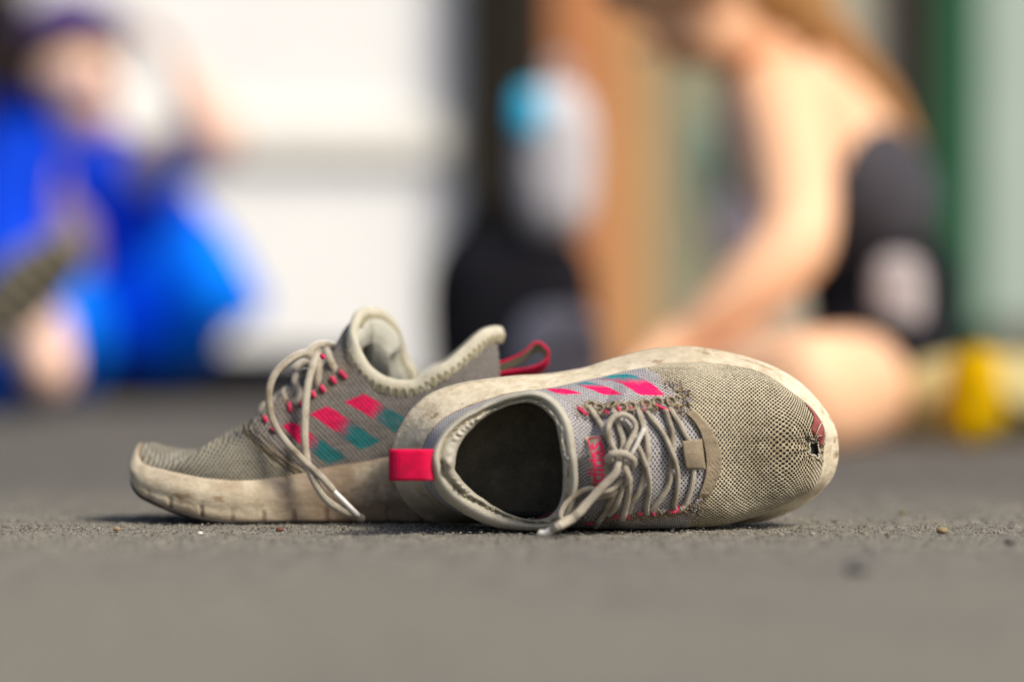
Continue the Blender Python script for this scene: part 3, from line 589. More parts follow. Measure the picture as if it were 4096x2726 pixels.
# lettering on the tag, running up the tag
tc = bpy.data.curves.new('tag_lettering', 'FONT'); tc.body = 'adidas'; tc.size = 1; tc.space_character = .98; tc.offset = .012; tc.resolution_u = 6
to = bpy.data.objects.new('tag_lettering', tc); SC.collection.objects.link(to); bpy.context.view_layer.update()
tm = bpy.data.meshes.new_from_object(to.evaluated_get(bpy.context.evaluated_depsgraph_get())); bpy.data.objects.remove(to)
bmt = bmesh.new(); bmt.from_mesh(tm); bmesh.ops.triangulate(bmt, faces=bmt.faces); bmesh.ops.subdivide_edges(bmt, edges=bmt.edges, cuts=1); 
xs = [v.co.x for v in bmt.verts]; xm, xM = min(xs), max(xs)
base_l = catmull(np.array([cA(*p) for p in [(697, 1060), (694, 950), (697, 850), (698, 750), (692, 680), (677, 600), (660, 530)]]), 200)
for v in bmt.verts:
    s_ = (v.co.x-xm)/(xM-xm); i = min(198, int(s_*199)); b_ = base_l[i]+(base_l[i+1]-base_l[i])*(s_*199-i); tdir = unit(base_l[min(199, i+4)]-base_l[max(0, i-4)]); nrm = A(tdir[1], -tdir[0])
    if nrm[0] > 0: nrm = -nrm
    x, y = b_+nrm*v.co.y*90
    h = onR(x, y, 0); v.co = Vector(h[0]-unit(ray(x, y))*.0012) if h else v.co
bmt.to_mesh(tm); bmt.free(); tm.materials.clear(); tm.materials.append(M['pink']); tm.name = 'tag_lettering'
link(bpy.data.objects.new('tag_lettering', tm), shoe)
# red layer laid bare by the torn foxing, frayed threads
patch('exposed_layer', [(1995, 492), (2040, 520), (2085, 560), (2120, 610), (2145, 680), (2148, 740), (2140, 790), (2118, 832)], [(1990, 500), (2025, 545), (2062, 600), (2058, 650), (2046, 700), (2070, 755), (2098, 790), (2108, 826)], c2, .0010, M['red'], 70, 14, .0004)
for pts in ([(2070, 770), (2085, 730), (2105, 680), (2130, 640)], [(2075, 775), (2095, 755), (2120, 745)], [(2040, 770), (2070, 780), (2090, 765)], [(2050, 755), (2062, 775), (2085, 782)], [(2068, 765), (2088, 720), (2118, 660)]):
    onpath(pts, c2, [.001, .0022, .0028] + [.003]*(len(pts)-3) if len(pts) > 3 else [.001, .002, .0018], .00022, M['fluff'], 'frayed_thread', 30)
pts, rad = [], []
hp = np.array(hole_poly+hole_poly[:1])
for k in range(len(hp)-1):
    for t_ in (0, .33, .66):
        x, y = hp[k]*(1-t_)+hp[k+1]*t_; h = onR(x+rng.normal(0, 1.2), y+rng.normal(0, 1.2), 0)
        if h: pts.append(h[0]+EH*.0004); rad.append(rng.uniform(.0005, .0009))
pill_mesh('frayed_edge', pts, rad, M['fluff'], shoe)
# pull tab at the heel
def ribbon(name, C, wv, thick, mo, mi, parent, m=8, n=90, hand=1):
    C = catmull(C, n); T_ = unit(np.gradient(C, axis=0)); wv = np.asarray(wv, float); wd = unit(wv)-0; No = unit(np.cross(T_, wd))*hand
    s = np.linspace(-.5, .5, m)
    Gf = C[:, None]+s[None, :, None]*wv+No[:, None]*thick/2; Gb = C[:, None]+s[None, :, None]*wv-No[:, None]*thick/2
    V = np.concatenate([Gf, Gb[:, ::-1]], 1); mm = V.shape[1]; Fa = gfaces(n, mm, False, True); c_ = Fa[:, 0] % mm
    sl = np.r_[0, np.cumsum(np.linalg.norm(np.diff(C, axis=0), axis=1))]
    uv = np.stack(np.broadcast_arrays(sl[:, None], np.r_[s, s[::-1]][None]*np.linalg.norm(wv)), -1).reshape(-1, 2)
    return fast_mesh(name, V.reshape(-1, 3), Fa, [mo, mi], parent, uv, None, ((c_ >= m) & (c_ < 2*m-1)).astype(int))
tabC = np.array([atR(c1(x, 968), h) for x, h in [(475, .0900), (440, .0945), (400, .0970), (330, .0985), (220, .1), (160, .0985), (150, .0955), (200, .090), (300, .083), (385, .074), (410, .066)]])
ribbon('pull_tab', tabC, EW*.0165, .0009, M['pinktape'], M['tapeback'], shoe, 10, 120, -1)
reparent(shoe)

# ================================================================== LEFT-HAND SHOE (standing, toe to the left)
PS = R(-2); LX = A(math.cos(PS), -math.sin(PS), 0); LW = A(-math.sin(PS), -math.cos(PS), 0); LZ = A(0, 0, 1); O_L = A(-.14, .088, 0)
def atL(xy, w_):
    x, y = xy; d = ray(x, y); k = (w_-(CAMP-O_L)@LW)/(d@LW); return CAMP+d*k
def loc(P): q = P-O_L; return np.stack([q@LX, q@LW, q@LZ], -1)
def wld(q): return O_L+q[..., 0:1]*LX+q[..., 1:2]*LW+q[..., 2:3]*LZ
def locs(lst): return np.array([loc(atL(f_(x, y), w_)) for f_, x, y, w_ in lst])
shoeL = empty('sneaker', (-.1, .09, 0), 'worn grey sneaker standing upright behind the other, its toe pointing left', 'sneaker', 'pair of worn sneakers')
near = locs([(c3, 150, 958, 0), (c3, 134, 980, .010), (c3, 122, 1035, .019), (c3, 142, 1082, .0255), (c3, 200, 1112, .031), (c3, 300, 1136, .036), (c3, 420, 1162, .041), (c3, 550, 1190, .0435), (c3, 700, 1208, .044), (c3, 850, 1210, .043), (c3, 1000, 1195, .041), (c3, 1200, 1160, .038), (c3, 1400, 1118, .035),
  (c3, 1600, 1090, .034), (c3, 1780, 1058, .034), (c3, 2000, 1040, .035), (c3, 2250, 1030, .034), (c3, 2400, 1030, .027), (c3, 2460, 1030, .014), (c3, 2480, 1030, 0)])
far = near[1:-1][::-1].copy(); far[:, 1] *= -1
fl = np.vstack([near, far]); BdL = halves(fl, len(near)-1, FB)
cn = locs([(c4, 985, 112, 0), (c4, 940, 180, .012), (c4, 916, 275, .021), (c4, 940, 400, .027), (c4, 1000, 530, .029), (c4, 1080, 635, .030), (c4, 1200, 712, .031), (c4, 1350, 748, .031), (c4, 1500, 735, .031),
  (c5, 700, 830, .031), (c5, 850, 762, .030), (c5, 1050, 592, .026), (c5, 1250, 408, .020), (c5, 1380, 352, .010), (c5, 1470, 352, 0)])
cfh = cn[8:-1][::-1].copy(); cfh[:, 1] *= -1
cf = locs([(c4, 1470, 640, -.031), (c4, 1395, 530, -.030), (c4, 1350, 400, -.028), (c4, 1318, 290, -.024), (c4, 1270, 200, -.019), (c4, 1180, 118, -.012), (c4, 1080, 92, -.005)])
ringL = np.vstack([cn, cfh, cf])
rl = [(178, 940), (205, 934), (250, 942), (330, 968), (430, 985), (520, 980), (620, 970), (700, 940), (760, 895), (805, 835), (850, 800), (920, 760), (980, 710), (1040, 650), (1110, 575), (1190, 510), (1270, 465), (1340, 430), (1400, 385), (1445, 320), (1480, 250), (1510, 190)]
ridgeL = locs([(c3, x, y, 0) for x, y in rl])
NC2 = 720; rgL = catmull(ringL, NC2, True)
rgAL = catmull(np.vstack([ridgeL, rgL[:1]]), 400)
Tcl = np.vstack([rgAL[:-1], rgL, rgAL[::-1][:-1]])
sT = np.r_[0, np.cumsum(np.linalg.norm(np.diff(np.vstack([Tcl, Tcl[:1]]), axis=0), axis=1))]; LT = sT[-1]
Tu = np.stack([np.interp(np.linspace(0, LT, 6000, endpoint=False), sT, np.r_[Tcl[:, j], Tcl[0, j]]) for j in range(3)], 1)
def ridx(x, side):
    m = (rgL[:, 1] > 0) if side == 0 else (rgL[:, 1] < 0); idx = np.where(m)[0]; return idx[np.argmin(np.abs(rgL[idx, 0]-x))]
xan = loc(atL(c4(1250, 700), .03))[0]; ihl = int(np.argmax(rgL[:, 0])); ian = ridx(xan, 0); ian2 = ridx(xan, 1)
def fracL(side, X):
    idx = np.arange(0, FB//2) if side == 0 else np.arange(FB//2, FB); return idx[np.argmin(np.abs(BdL[idx, 0]-X))]/FB
xth = rgL[0, 0]
kbL = np.array([0, fracL(0, xth-.012), fracL(0, xan+.004), .5, fracL(1, xan+.004), fracL(1, xth-.012), 1.0])
ktL = np.array([0, sT[399]/LT, sT[399+ian]/LT, sT[399+ihl]/LT, sT[399+ian2]/LT, 1-sT[399]/LT, 1.0])
B2, T2 = arc_map(BdL, Tu, (qk, kbL), (qk, ktL), NTu)
hB, hT = handles(B2, T2, A(0, 0, 1), cw, .55, .5, .12)
U2 = ring_surface(B2, T2, hB, hT, NUu); N2 = gnormals(U2)
if N2[300, 60, 1] < 0: N2 = -N2
dd = np.linalg.norm(np.diff(U2[..., 1:], axis=1), axis=2); arc = np.concatenate([np.cumsum(dd[:, ::-1], axis=1)[:, ::-1], np.zeros((NTu, 1))], 1)
u2x = U2[..., 0]
# knit rows follow the sole line on this shoe: use height above the feather line
zf = np.interp(u2x, np.sort(near[:, 0]), near[np.argsort(near[:, 0]), 2]); V2 = (U2[..., 2]-zf)*.9+.3*np.abs(U2[..., 1])
W2 = wld(U2); PX2, PY2 = proj(W2)
nearside = (U2[..., 1] > 0)
toeL = [c3(*p) for p in [(0, 900), (800, 790), (835, 800), (850, 870), (900, 915), (960, 965), (1030, 1030), (1110, 1090), (1200, 1145), (1230, 1250), (0, 1300)]]
# the same limits on the far side: use local x against local z
bx = np.array([loc(atL(c3(x, y), .03)) for x, y in [(835, 800), (850, 870), (900, 915), (960, 965), (1030, 1030), (1110, 1090), (1200, 1145), (1230, 1250)]])
def toe_is(X, Z): return X < np.interp(Z, bx[::-1, 2], bx[::-1, 0])
isT2 = toe_is(U2[..., 0], U2[..., 2]); f2 = np.cos(2*np.pi*u2x/.0021)*np.cos(2*np.pi*V2/.0025)
bl = [c3(*p) for p in [(830, 800), (850, 870), (900, 915), (960, 965), (1030, 1030), (1110, 1090), (1200, 1145)]]
eyL = [c7(*p) for p in [(60, 760), (200, 640), (300, 590), (400, 590), (560, 520), (640, 470), (760, 400), (850, 300)]]
dB = dist_poly(PX2, PY2, bl); dE = dist_poly(PX2, PY2, eyL); dirt2 = np.maximum(np.exp(-(dB/26)**2), .7*np.exp(-(dE/40)**2))
tb = blurmask(isT2, 11)
wr = np.exp(-(dB/22)**2)*np.sin(dB/4.2)*.0009
disp = -.0003*sstep(.1, .8, f2)*isT2*tb+.0007*snoise(U2, 130, 4)+wr+.0004*snoise(U2, 900, 8, 2)*np.clip(dirt2, 0, 1)
disp *= sstep(0, .05, np.linspace(0, 1, NUu))[None]*(1-.8*sstep(.96, 1, np.linspace(0, 1, NUu)))[None]
U2 = U2+N2*disp[..., None]; W2 = wld(U2); W2f = W2.reshape(-1, 3)
X_ = U2[..., 0].reshape(-1)[ffU].mean(1); Z_ = U2[..., 2].reshape(-1)[ffU].mean(1); Wn = U2[..., 1].reshape(-1)[ffU].mean(1)
cx2 = PX2.reshape(-1)[ffU].mean(1); cy2 = PY2.reshape(-1)[ffU].mean(1)
ft2 = toe_is(X_, Z_)
stL = [[c4(*p) for p in q] for q in ([(285, 1120), (372, 1090), (445, 1122), (655, 1262), (866, 1405), (785, 1440), (700, 1468), (560, 1370), (420, 1270)], [(538, 1020), (680, 948), (760, 985), (960, 1120), (1166, 1262), (1075, 1310), (990, 1338), (870, 1255), (700, 1130)], [(845, 912), (1018, 838), (1110, 885), (1260, 985), (1460, 1090), (1400, 1165), (1325, 1200), (1180, 1110), (1000, 1000)])]
fs2 = [inpoly(cx2, cy2, p) & (Wn > 0) for p in stL]; any2 = fs2[0] | fs2[1] | fs2[2]
uv2 = np.stack([u2x, V2], -1).reshape(-1, 2); at2 = {'dirt': np.clip(dirt2, 0, 1).reshape(-1)}
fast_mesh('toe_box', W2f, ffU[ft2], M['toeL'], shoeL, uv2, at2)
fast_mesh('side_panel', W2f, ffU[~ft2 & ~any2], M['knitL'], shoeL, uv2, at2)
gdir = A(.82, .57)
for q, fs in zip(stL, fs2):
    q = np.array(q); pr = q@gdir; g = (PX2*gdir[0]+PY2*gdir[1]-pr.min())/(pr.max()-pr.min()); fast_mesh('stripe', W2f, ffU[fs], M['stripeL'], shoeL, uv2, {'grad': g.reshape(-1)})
bvL = coarse_bvh(W2)
def onL(px, py):
    hit = bvL.ray_cast(Vector(CAMP), Vector(ray(px, py)).normalized()); return None if hit[0] is None else (np.array(hit[0]), np.array(hit[1]))
# collar band: profile swept along the opening
tg = unit(np.roll(rgL, -3, 0)-np.roll(rgL, 3, 0)); cenL = rgL.mean(0)
outv = rgL-cenL; outv = outv-(outv*tg).sum(1)[:, None]*tg; 
upv = A(0, 0, 1)-(tg@A(0, 0, 1))[:, None]*tg; upv = unit(upv)
outv = np.cross(tg, upv); outv = outv*np.where((outv*(rgL-cenL)).sum(1) > 0, 1, -1)[:, None]
# keep the outward side consistent all round
sg = np.sign(np.median((outv*(rgL-cenL)).sum(1))); 
kk = np.hanning(41); kk /= kk.sum()
def smv(v): return unit(np.stack([np.convolve(np.r_[v[-40:, j], v[:, j], v[:40, j]], kk, 'same')[40:-40] for j in range(3)], 1))
outv = smv(outv); upv = smv(upv)
prof = [(.0008, -.0092), (.0022, -.0070), (.0034, -.0035), (.0030, -.0003), (.0012, .0022), (-.0012, .0024), (-.0030, .0004), (-.0036, -.0020), (-.0032, -.0034), (-.0046, -.0055), (-.0055, -.009), (-.005, -.015), (-.003, -.021)]
railsL = [rgL+outv*a*.82+upv*b*.88 for a, b in prof]
GL = loft_rails(railsL, 6); GL = GL+(.0004*snoise(GL, 220, 15))[..., None]*outv[:, None]
s_ring = np.r_[0, np.cumsum(np.linalg.norm(np.diff(GL[:, 20], axis=0), axis=1))]; s_ac = np.concatenate([np.zeros((NC2, 1)), np.cumsum(np.linalg.norm(np.diff(GL, axis=1), axis=2), axis=1)], 1)
uvG = np.stack([np.broadcast_to(s_ring[:, None], s_ac.shape), s_ac], -1).reshape(-1, 2); ff = gfaces(NC2, GL.shape[1], True, False); col = (ff[:, 0] % GL.shape[1])
M['bindL'] = ribbed('collar_binding_soft', (.47, .45, .37), .0016, (.28, .25, .17), 0, .0002, .5, .2, .12)
fast_mesh('collar_binding', wld(GL).reshape(-1, 3), ff[col < 48], M['bindL'], shoeL, uvG)
fast_mesh('collar_padding', wld(GL).reshape(-1, 3), ff[col >= 48], M['liningL'], shoeL, uvG)
def zig(i0, i1, lo, hi, off, name='zigzag_stitching', st=5, inner=False):
    z = []
    for k, i in enumerate(range(i0, i1, st)):
        i = i % NC2; z.append(wld(rgL[i]+outv[i]*off+upv[i]*(lo if k % 2 else hi)))
    return tube(name, catmull(np.array(z), len(z)*5), .00042, M['thread'], shoeL, ns=6)
z1 = []
for k, i in enumerate(range(60, ihl+20, 5)):
    i = i % NC2; col_ = 2 if k % 2 else 14; z1.append(wld(GL[i, col_]+outv[i]*.0003))
tube('zigzag_stitching', catmull(np.array(z1), len(z1)*6), .00045, M['thread'], shoeL, ns=6)
z1 = []
for k, i in enumerate(range(ihl+150, NC2+40, 5)):
    i = i % NC2; col_ = 45 if k % 2 else 53; z1.append(wld(GL[i, col_]-outv[i]*.0004))
tube('seam_stitching', catmull(np.array(z1), len(z1)*6), .0004, M['thread'], shoeL, ns=6)
# lining
rinL = railsL[-1]; Tin = np.vstack([rgAL[:-1]-A(0, 0, .005), rinL, (rgAL[::-1]-A(0, 0, .005))[:-1]])
sI = np.r_[0, np.cumsum(np.linalg.norm(np.diff(np.vstack([Tin, Tin[:1]]), axis=0), axis=1))]
TuI = np.stack([np.interp(np.linspace(0, sI[-1], 3000, endpoint=False), sI, np.r_[Tin[:, j], Tin[0, j]]) for j in range(3)], 1)
BinL = BdL*[1, .9, 1]; BinL[:, 0] = .12+(BinL[:, 0]-.12)*.96; BinL[:, 2] -= .009
kt2 = np.array([0, sI[399]/sI[-1], sI[399+ian]/sI[-1], sI[399+ihl]/sI[-1], sI[399+ian2]/sI[-1], 1-sI[399]/sI[-1], 1.0])
Bi, Ti = arc_map(BinL, TuI, (qk, kbL), (qk, kt2), 500)
hBi, hTi = handles(Bi, Ti, A(0, 0, 1), cwi, .5, .45, .05); Gi = ring_surface(Bi, Ti, hBi, hTi, 50)
fast_mesh('lining', wld(Gi).reshape(-1, 3), gfaces(500, 50, True, False), M['liningL'], shoeL)
cen = np.stack([np.interp(Bi[:, 0], [Bi[:, 0].min(), Bi[:, 0].max()], [Bi[:, 0].min()+.03, Bi[:, 0].max()-.02]), 0*Bi[:, 0], Bi[:, 2]], 1); Gs = Bi[:, None]*(1-sI_)+cen[:, None]*sI_
fast_mesh('insole', wld(Gs).reshape(-1, 3), gfaces(500, 12, True, False), M['insole'], shoeL)
# midsole of the standing shoe: feather line, bulging wall, rocker bottom
outn = locs([(c3, 68, 1110, 0), (c3, 70, 1150, .014), (c3, 82, 1195, .026), (c3, 128, 1250, .034), (c3, 205, 1292, .039), (c3, 300, 1330, .043), (c3, 420, 1368, .046), (c3, 550, 1400, .048), (c3, 700, 1425, .048), (c3, 850, 1440, .047), (c3, 1000, 1445, .045), (c3, 1200, 1446, .042), (c3, 1400, 1446, .039),
  (c3, 1600, 1446, .038), (c3, 1780, 1446, .038), (c3, 2000, 1446, .038), (c3, 2250, 1440, .036), (c3, 2420, 1420, .028), (c3, 2500, 1400, .015), (c3, 2520, 1395, 0)])
botn = outn.copy()
fo = outn[1:-1][::-1].copy(); fo[:, 1] *= -1; Olow = halves(np.vstack([outn, fo]), len(outn)-1, NM); Bm = halves(fl, len(near)-1, NM)
mid = lerp(Bm, Olow, .5); ctr = A(.1, 0, 0)
ov = unit(np.stack([np.zeros(NM), Bm[:, 1], np.zeros(NM)], 1)+np.stack([(Bm[:, 0]-.11)*.18, np.zeros(NM), np.zeros(NM)], 1))
zb = np.maximum(0, Olow[:, 2]-.0045)
bot = Olow.copy(); bot[:, 2] = zb
lowx = np.clip(Olow[:, 2], .003, None)
mrL = [Bm-ov*.005-LZ*.004, Bm-ov*.0003+LZ*.0012, Bm+ov*.0022+LZ*.0008, lerp(Bm, Olow, .28)+ov*.0042, lerp(Bm, Olow, .55)+ov*.0036, lerp(Bm, Olow, .8)+ov*.0018, Olow+ov*.0006, lerp(Olow, bot, .7)-ov*.001, bot-ov*.0045, bot-ov*.014]
GmL = loft_rails(mrL, 8); nmL = gnormals(GmL)
if nmL[300, 30, 1] < 0: nmL = -nmL
rowi = np.arange(GmL.shape[1])[None]
# vertical grooves near the lower edge
gx = np.array([loc(atL(c3(x, 1380), .045))[0] for x in (180, 330, 540, 740, 950, 1150, 1360, 1560, 1770, 1990, 2200)])
gr = np.zeros(GmL.shape[:2])
for g_ in gx: gr = np.maximum(gr, rng.uniform(.4, 1.2)*np.exp(-((GmL[..., 0]-g_)/.0013)**4))
gr *= sstep(37, 43, rowi)*1.0
GmL = GmL+nmL*(-.0008*gr+.00045*snoise(GmL, 100, 41))[..., None]
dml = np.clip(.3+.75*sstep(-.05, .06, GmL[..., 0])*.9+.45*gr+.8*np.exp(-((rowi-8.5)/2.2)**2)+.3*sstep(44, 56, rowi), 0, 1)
GmLw = wld(GmL); GmLw[..., 2] = np.maximum(GmLw[..., 2], .0003)
fast_mesh('midsole', GmLw.reshape(-1, 3), gfaces(NM, GmL.shape[1], True, False), M['foam'], shoeL, None, {'dirt': dml.reshape(-1)})
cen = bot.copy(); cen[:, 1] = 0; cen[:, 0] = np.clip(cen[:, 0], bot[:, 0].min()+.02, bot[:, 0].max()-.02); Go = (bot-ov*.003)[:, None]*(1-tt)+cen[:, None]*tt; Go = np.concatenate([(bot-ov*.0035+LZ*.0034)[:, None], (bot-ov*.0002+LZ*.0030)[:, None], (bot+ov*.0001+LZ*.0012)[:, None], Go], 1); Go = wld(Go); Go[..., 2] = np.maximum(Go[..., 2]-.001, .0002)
fast_mesh('outsole', Go.reshape(-1, 3), gfaces(NM, 13, True, False), simple('shadowed_outsole_rubber', (.035, .03, .026), .85, .4, 90, .0006, 300), shoeL)  # near-black rim: the contact shadow under the sole is painted into the rubber
# laces of the standing shoe
def freeL(pts, wv, r_=.0018, name='lace', n=90, mat='lace'):
    q = catmull(np.c_[np.array([c7(x, y) for x, y in pts]), np.asarray(wv)*1e3], n); P = np.array([atL((a, b), c/1e3) for a, b, c in q]); P[:, 2] = np.maximum(P[:, 2], r_+.0004)
    return tube(name, P, r_, M[mat], shoeL, ns=14)
freeL([(600, 190), (540, 205), (450, 232), (365, 290), (295, 360), (252, 450), (240, 560), (255, 680), (300, 790), (370, 890), (440, 968), (510, 1040), (590, 1110), (660, 1180), (735, 1265)], [.012, .02, .032, .040, .044, .046, .047, .048, .050, .052, .053, .054, .055, .056, .056], .0020, n=150)
freeL([(738, 1268), (830, 1360), (922, 1450)], [.056, .056, .056], .0014, 'aglet', 20, 'aglet')
freeL([(618, 195), (580, 300), (545, 420), (525, 560), (515, 720), (513, 860), (522, 980), (545, 1090), (582, 1180), (630, 1265), (700, 1350), (790, 1410), (880, 1450), (960, 1478)], [.012, .030, .036, .040, .045, .048, .050, .053, .054, .055, .055, .055, .054, .052], .0022, 'lace_loop', 150)
freeL([(680, 195), (712, 280), (742, 340), (752, 385)], [.015, .026, .027, .024], .0024, n=40)
freeL([(548, 245), (560, 190), (620, 152), (690, 150), (740, 172), (770, 200)], [.020, .019, .014, .008, 0, -.01], .0022, 'lace_knot', 60)
freeL([(625, 230), (622, 330), (610, 430), (590, 490)], [.016, .026, .029, .026], .0021, n=40)
freeL([(560, 345), (500, 350), (455, 375), (440, 430), (468, 490), (470, 545), (435, 585), (400, 600)], [0, .008, .014, .018, .022, .026, .028, .026], .0020, n=70)
freeL([(430, 500), (390, 480), (355, 505), (365, 555), (395, 600)], [.0, .008, .016, .024, .027], .0019, n=50)
freeL([(560, 430), (500, 400), (505, 450), (480, 520)], [-.012, -.004, .01, .02], .0019, n=40)
freeL([(350, 510), (300, 545), (270, 590), (290, 640)], [0, .01, .018, .024], .0018, n=40)
freeL([(250, 590), (195, 620), (185, 655), (205, 690)], [-.006, .006, .016, .022], .0022, n=40)
freeL([(560, 290), (500, 280), (440, 330)], [-.02, -.018, -.014], .0018, n=30)
for a, b in (((718, 398), (748, 440)), ((785, 352), (828, 400)), ((640, 465), (664, 505)), ((572, 510), (588, 545)), ((392, 592), (404, 655)), ((485, 590), (492, 610)), ((205, 700), (222, 735)), ((262, 780), (290, 812)), ((645, 230), (660, 250))):
    P = path_on([a, ((a[0]+b[0])/2, (a[1]+b[1])/2), b], c7, [.0008, .0014, .0006], 12, 3, 'L'); tube('cord_loop', P, .0013, M['pinkcord'], shoeL, ns=10)
# heel loop
tl = np.array([atL(c5(x, y), 0) for x, y in [(1385, 935), (1420, 915), (1600, 880), (1800, 850), (1950, 800), (2030, 722), (2040, 650), (1985, 580), (1915, 545), (1855, 570), (1760, 655), (1650, 715), (1500, 775), (1440, 800)]])
ribbon('heel_loop', tl, A(0, math.cos(R(24)), -math.sin(R(24)))*.012, .0013, M['pinktape'], M['tapeback'], shoeL, 8, 140, -1)
reparent(shoeL)
#@@BG
# ================================================================== ground
def ground_material():
    t = NT('worn_concrete'); pos = t.pos(); n1 = t.noise(pos, 2.2, 4, .6); n2 = t.noise(pos, 900, 4, .7); n3 = t.noise(pos, 60, 5, .65); n4 = t.noise(pos, 9, 4, .6)
    c = t.mix(t.ramp(n1, .3, .7), (.190, .184, .155), (.150, .150, .140))
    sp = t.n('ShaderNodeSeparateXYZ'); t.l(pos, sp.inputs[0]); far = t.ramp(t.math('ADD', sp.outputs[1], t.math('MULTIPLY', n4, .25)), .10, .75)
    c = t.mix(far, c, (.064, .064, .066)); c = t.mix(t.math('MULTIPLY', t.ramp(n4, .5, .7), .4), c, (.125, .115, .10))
    c = t.mix(t.ramp(n2, .35, .75), c, t.mix(t.ramp(n3, .35, .7), (.09, .085, .08), (.30, .27, .22)))
    vor = t.n('ShaderNodeTexVoronoi'); vor.inputs['Scale'].default_value = 420; t.l(pos, vor.inputs['Vector'])
    c = t.mix(t.math('MULTIPLY', t.ramp(vor.outputs['Distance'], .35, .1), .5), c, (.33, .30, .25))
    h = t.math('ADD', t.math('MULTIPLY', n2, .6), vor.outputs['Distance'])
    return t.fin(c, .93, t.bump(h, .0012, .9), .15)
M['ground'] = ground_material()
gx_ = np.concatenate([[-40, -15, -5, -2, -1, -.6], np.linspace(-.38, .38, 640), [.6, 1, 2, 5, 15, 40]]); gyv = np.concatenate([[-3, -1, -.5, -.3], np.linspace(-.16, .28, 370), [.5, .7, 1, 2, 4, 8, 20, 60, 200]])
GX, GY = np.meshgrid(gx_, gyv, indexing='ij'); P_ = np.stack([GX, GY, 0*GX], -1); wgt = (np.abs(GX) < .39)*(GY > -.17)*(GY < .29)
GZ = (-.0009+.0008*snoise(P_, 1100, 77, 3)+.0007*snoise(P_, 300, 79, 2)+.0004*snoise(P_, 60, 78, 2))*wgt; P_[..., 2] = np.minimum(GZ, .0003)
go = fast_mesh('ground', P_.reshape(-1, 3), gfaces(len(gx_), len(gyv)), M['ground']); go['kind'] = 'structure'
# loose grit in the band the lens renders sharp
ico = bmesh.new(); bmesh.ops.create_icosphere(ico, subdivisions=1, radius=1); vs = np.array([v.co for v in ico.verts]); fs_ = np.array([[v.index for v in f_.verts] for f_ in ico.faces]); ico.free()
NG = 16000; gp = np.c_[rng.uniform(-.42, .42, NG), rng.normal(.02, .10, NG), np.zeros(NG)]; gp = gp[(gp[:, 1] > -.28) & (gp[:, 1] < .5)]; NG = len(gp)
gr_ = rng.uniform(.0002, .0005, NG)*(1+1.2*(rng.random(NG) > .985)); gp[:, 2] = gr_*.1
jit = rng.uniform(.6, 1.4, (NG, 1, 3)); V = gp[:, None]+vs[None]*gr_[:, None, None]*jit*[1.2, 1.2, .7]; Fq = (fs_[None]+(np.arange(NG)*len(vs))[:, None, None]).reshape(-1, 3)
M['grit'] = simple('grit_stone', (.30, .275, .23), .9, .5, 900)
half = len(Fq)//2; M['grit2'] = simple('dark_grit_stone', (.085, .08, .07), .9, .5, 900)
g = fast_mesh('grit', V.reshape(-1, 3), Fq, [M['grit'], M['grit2']], None, midx=(np.arange(len(Fq)) > half*1.1).astype(int), smooth=False); g['kind'] = 'stuff'
def rock(name, px, py, r_, col, label, cat='pebble'):
    d = CAMP[2]/((py-1363)/FPX); X = (px-2048)/FPX*d; b = bmesh.new(); bmesh.ops.create_icosphere(b, subdivisions=3, radius=1)
    vv = np.array([v.co for v in b.verts]); fq = np.array([[v.index for v in q.verts] for q in b.faces]); b.free()
    vv = vv*(1+.28*snoise(vv, 1.6, int(px))[:, None])*[1.2, 1, .75]*r_; vv = vv+A(X, d-DC, r_*.55)
    o = fast_mesh(name, vv, fq, simple(name+'_stone', col, .85, .3, 700, .0003, 1200)); tagit(o, label, cat)
rock('pebble', 3768, 2130, .0025, (.22, .17, .09), 'tan pebble on the ground right of the fallen sneaker toe')
rock('pebble', 4040, 2175, .0028, (.12, .11, .10), 'small dark pebble near the right edge of the picture')
rock('pebble', 1118, 2123, .0017, (.13, .05, .035), 'dark red-brown crumb on the ground below the standing sneaker')
rock('pebble', 800, 2136, .0011, (.80, .78, .72), 'tiny white crumb left of the dark red one')
rock('pebble', 466, 2121, .0017, (.28, .20, .12), 'brown crumb left of the standing sneaker toe')
rock('pebble', 3430, 2292, .0048, (.10, .10, .095), 'dark grey blurred pebble in the near foreground on the right')
rock('pebble', 3608, 2055, .0018, (.14, .13, .06), 'olive crumb on the ground behind the tan pebble')
# curled dry leaf under the laces
t_ = np.linspace(0, 4.6, 26); lc = np.stack([np.cos(t_)*(.0034-.0003*t_), 0*t_, np.sin(t_)*(.0034-.0003*t_)], 1); c0 = pY(*[A(v) for v in c2(862, 1412)], A(-.006))[0]; c0[2] = .0037
yy = np.linspace(-.006, .006, 8); LG = c0+lc[:, None]*[1.25, 1, 1]+np.stack([yy*.5, yy, 0*yy], 1)[None]
lf = fast_mesh('dry_leaf', LG.reshape(-1, 3), gfaces(26, 8), simple('dry_leaf_skin', (.32, .23, .10), .7, .3, 300)); md = lf.modifiers.new('thickness', 'SOLIDIFY'); md.thickness = .0004
tagit(lf, 'small curled dry leaf on the ground under the laces', 'leaf')
b_ = A(.3, -.45)
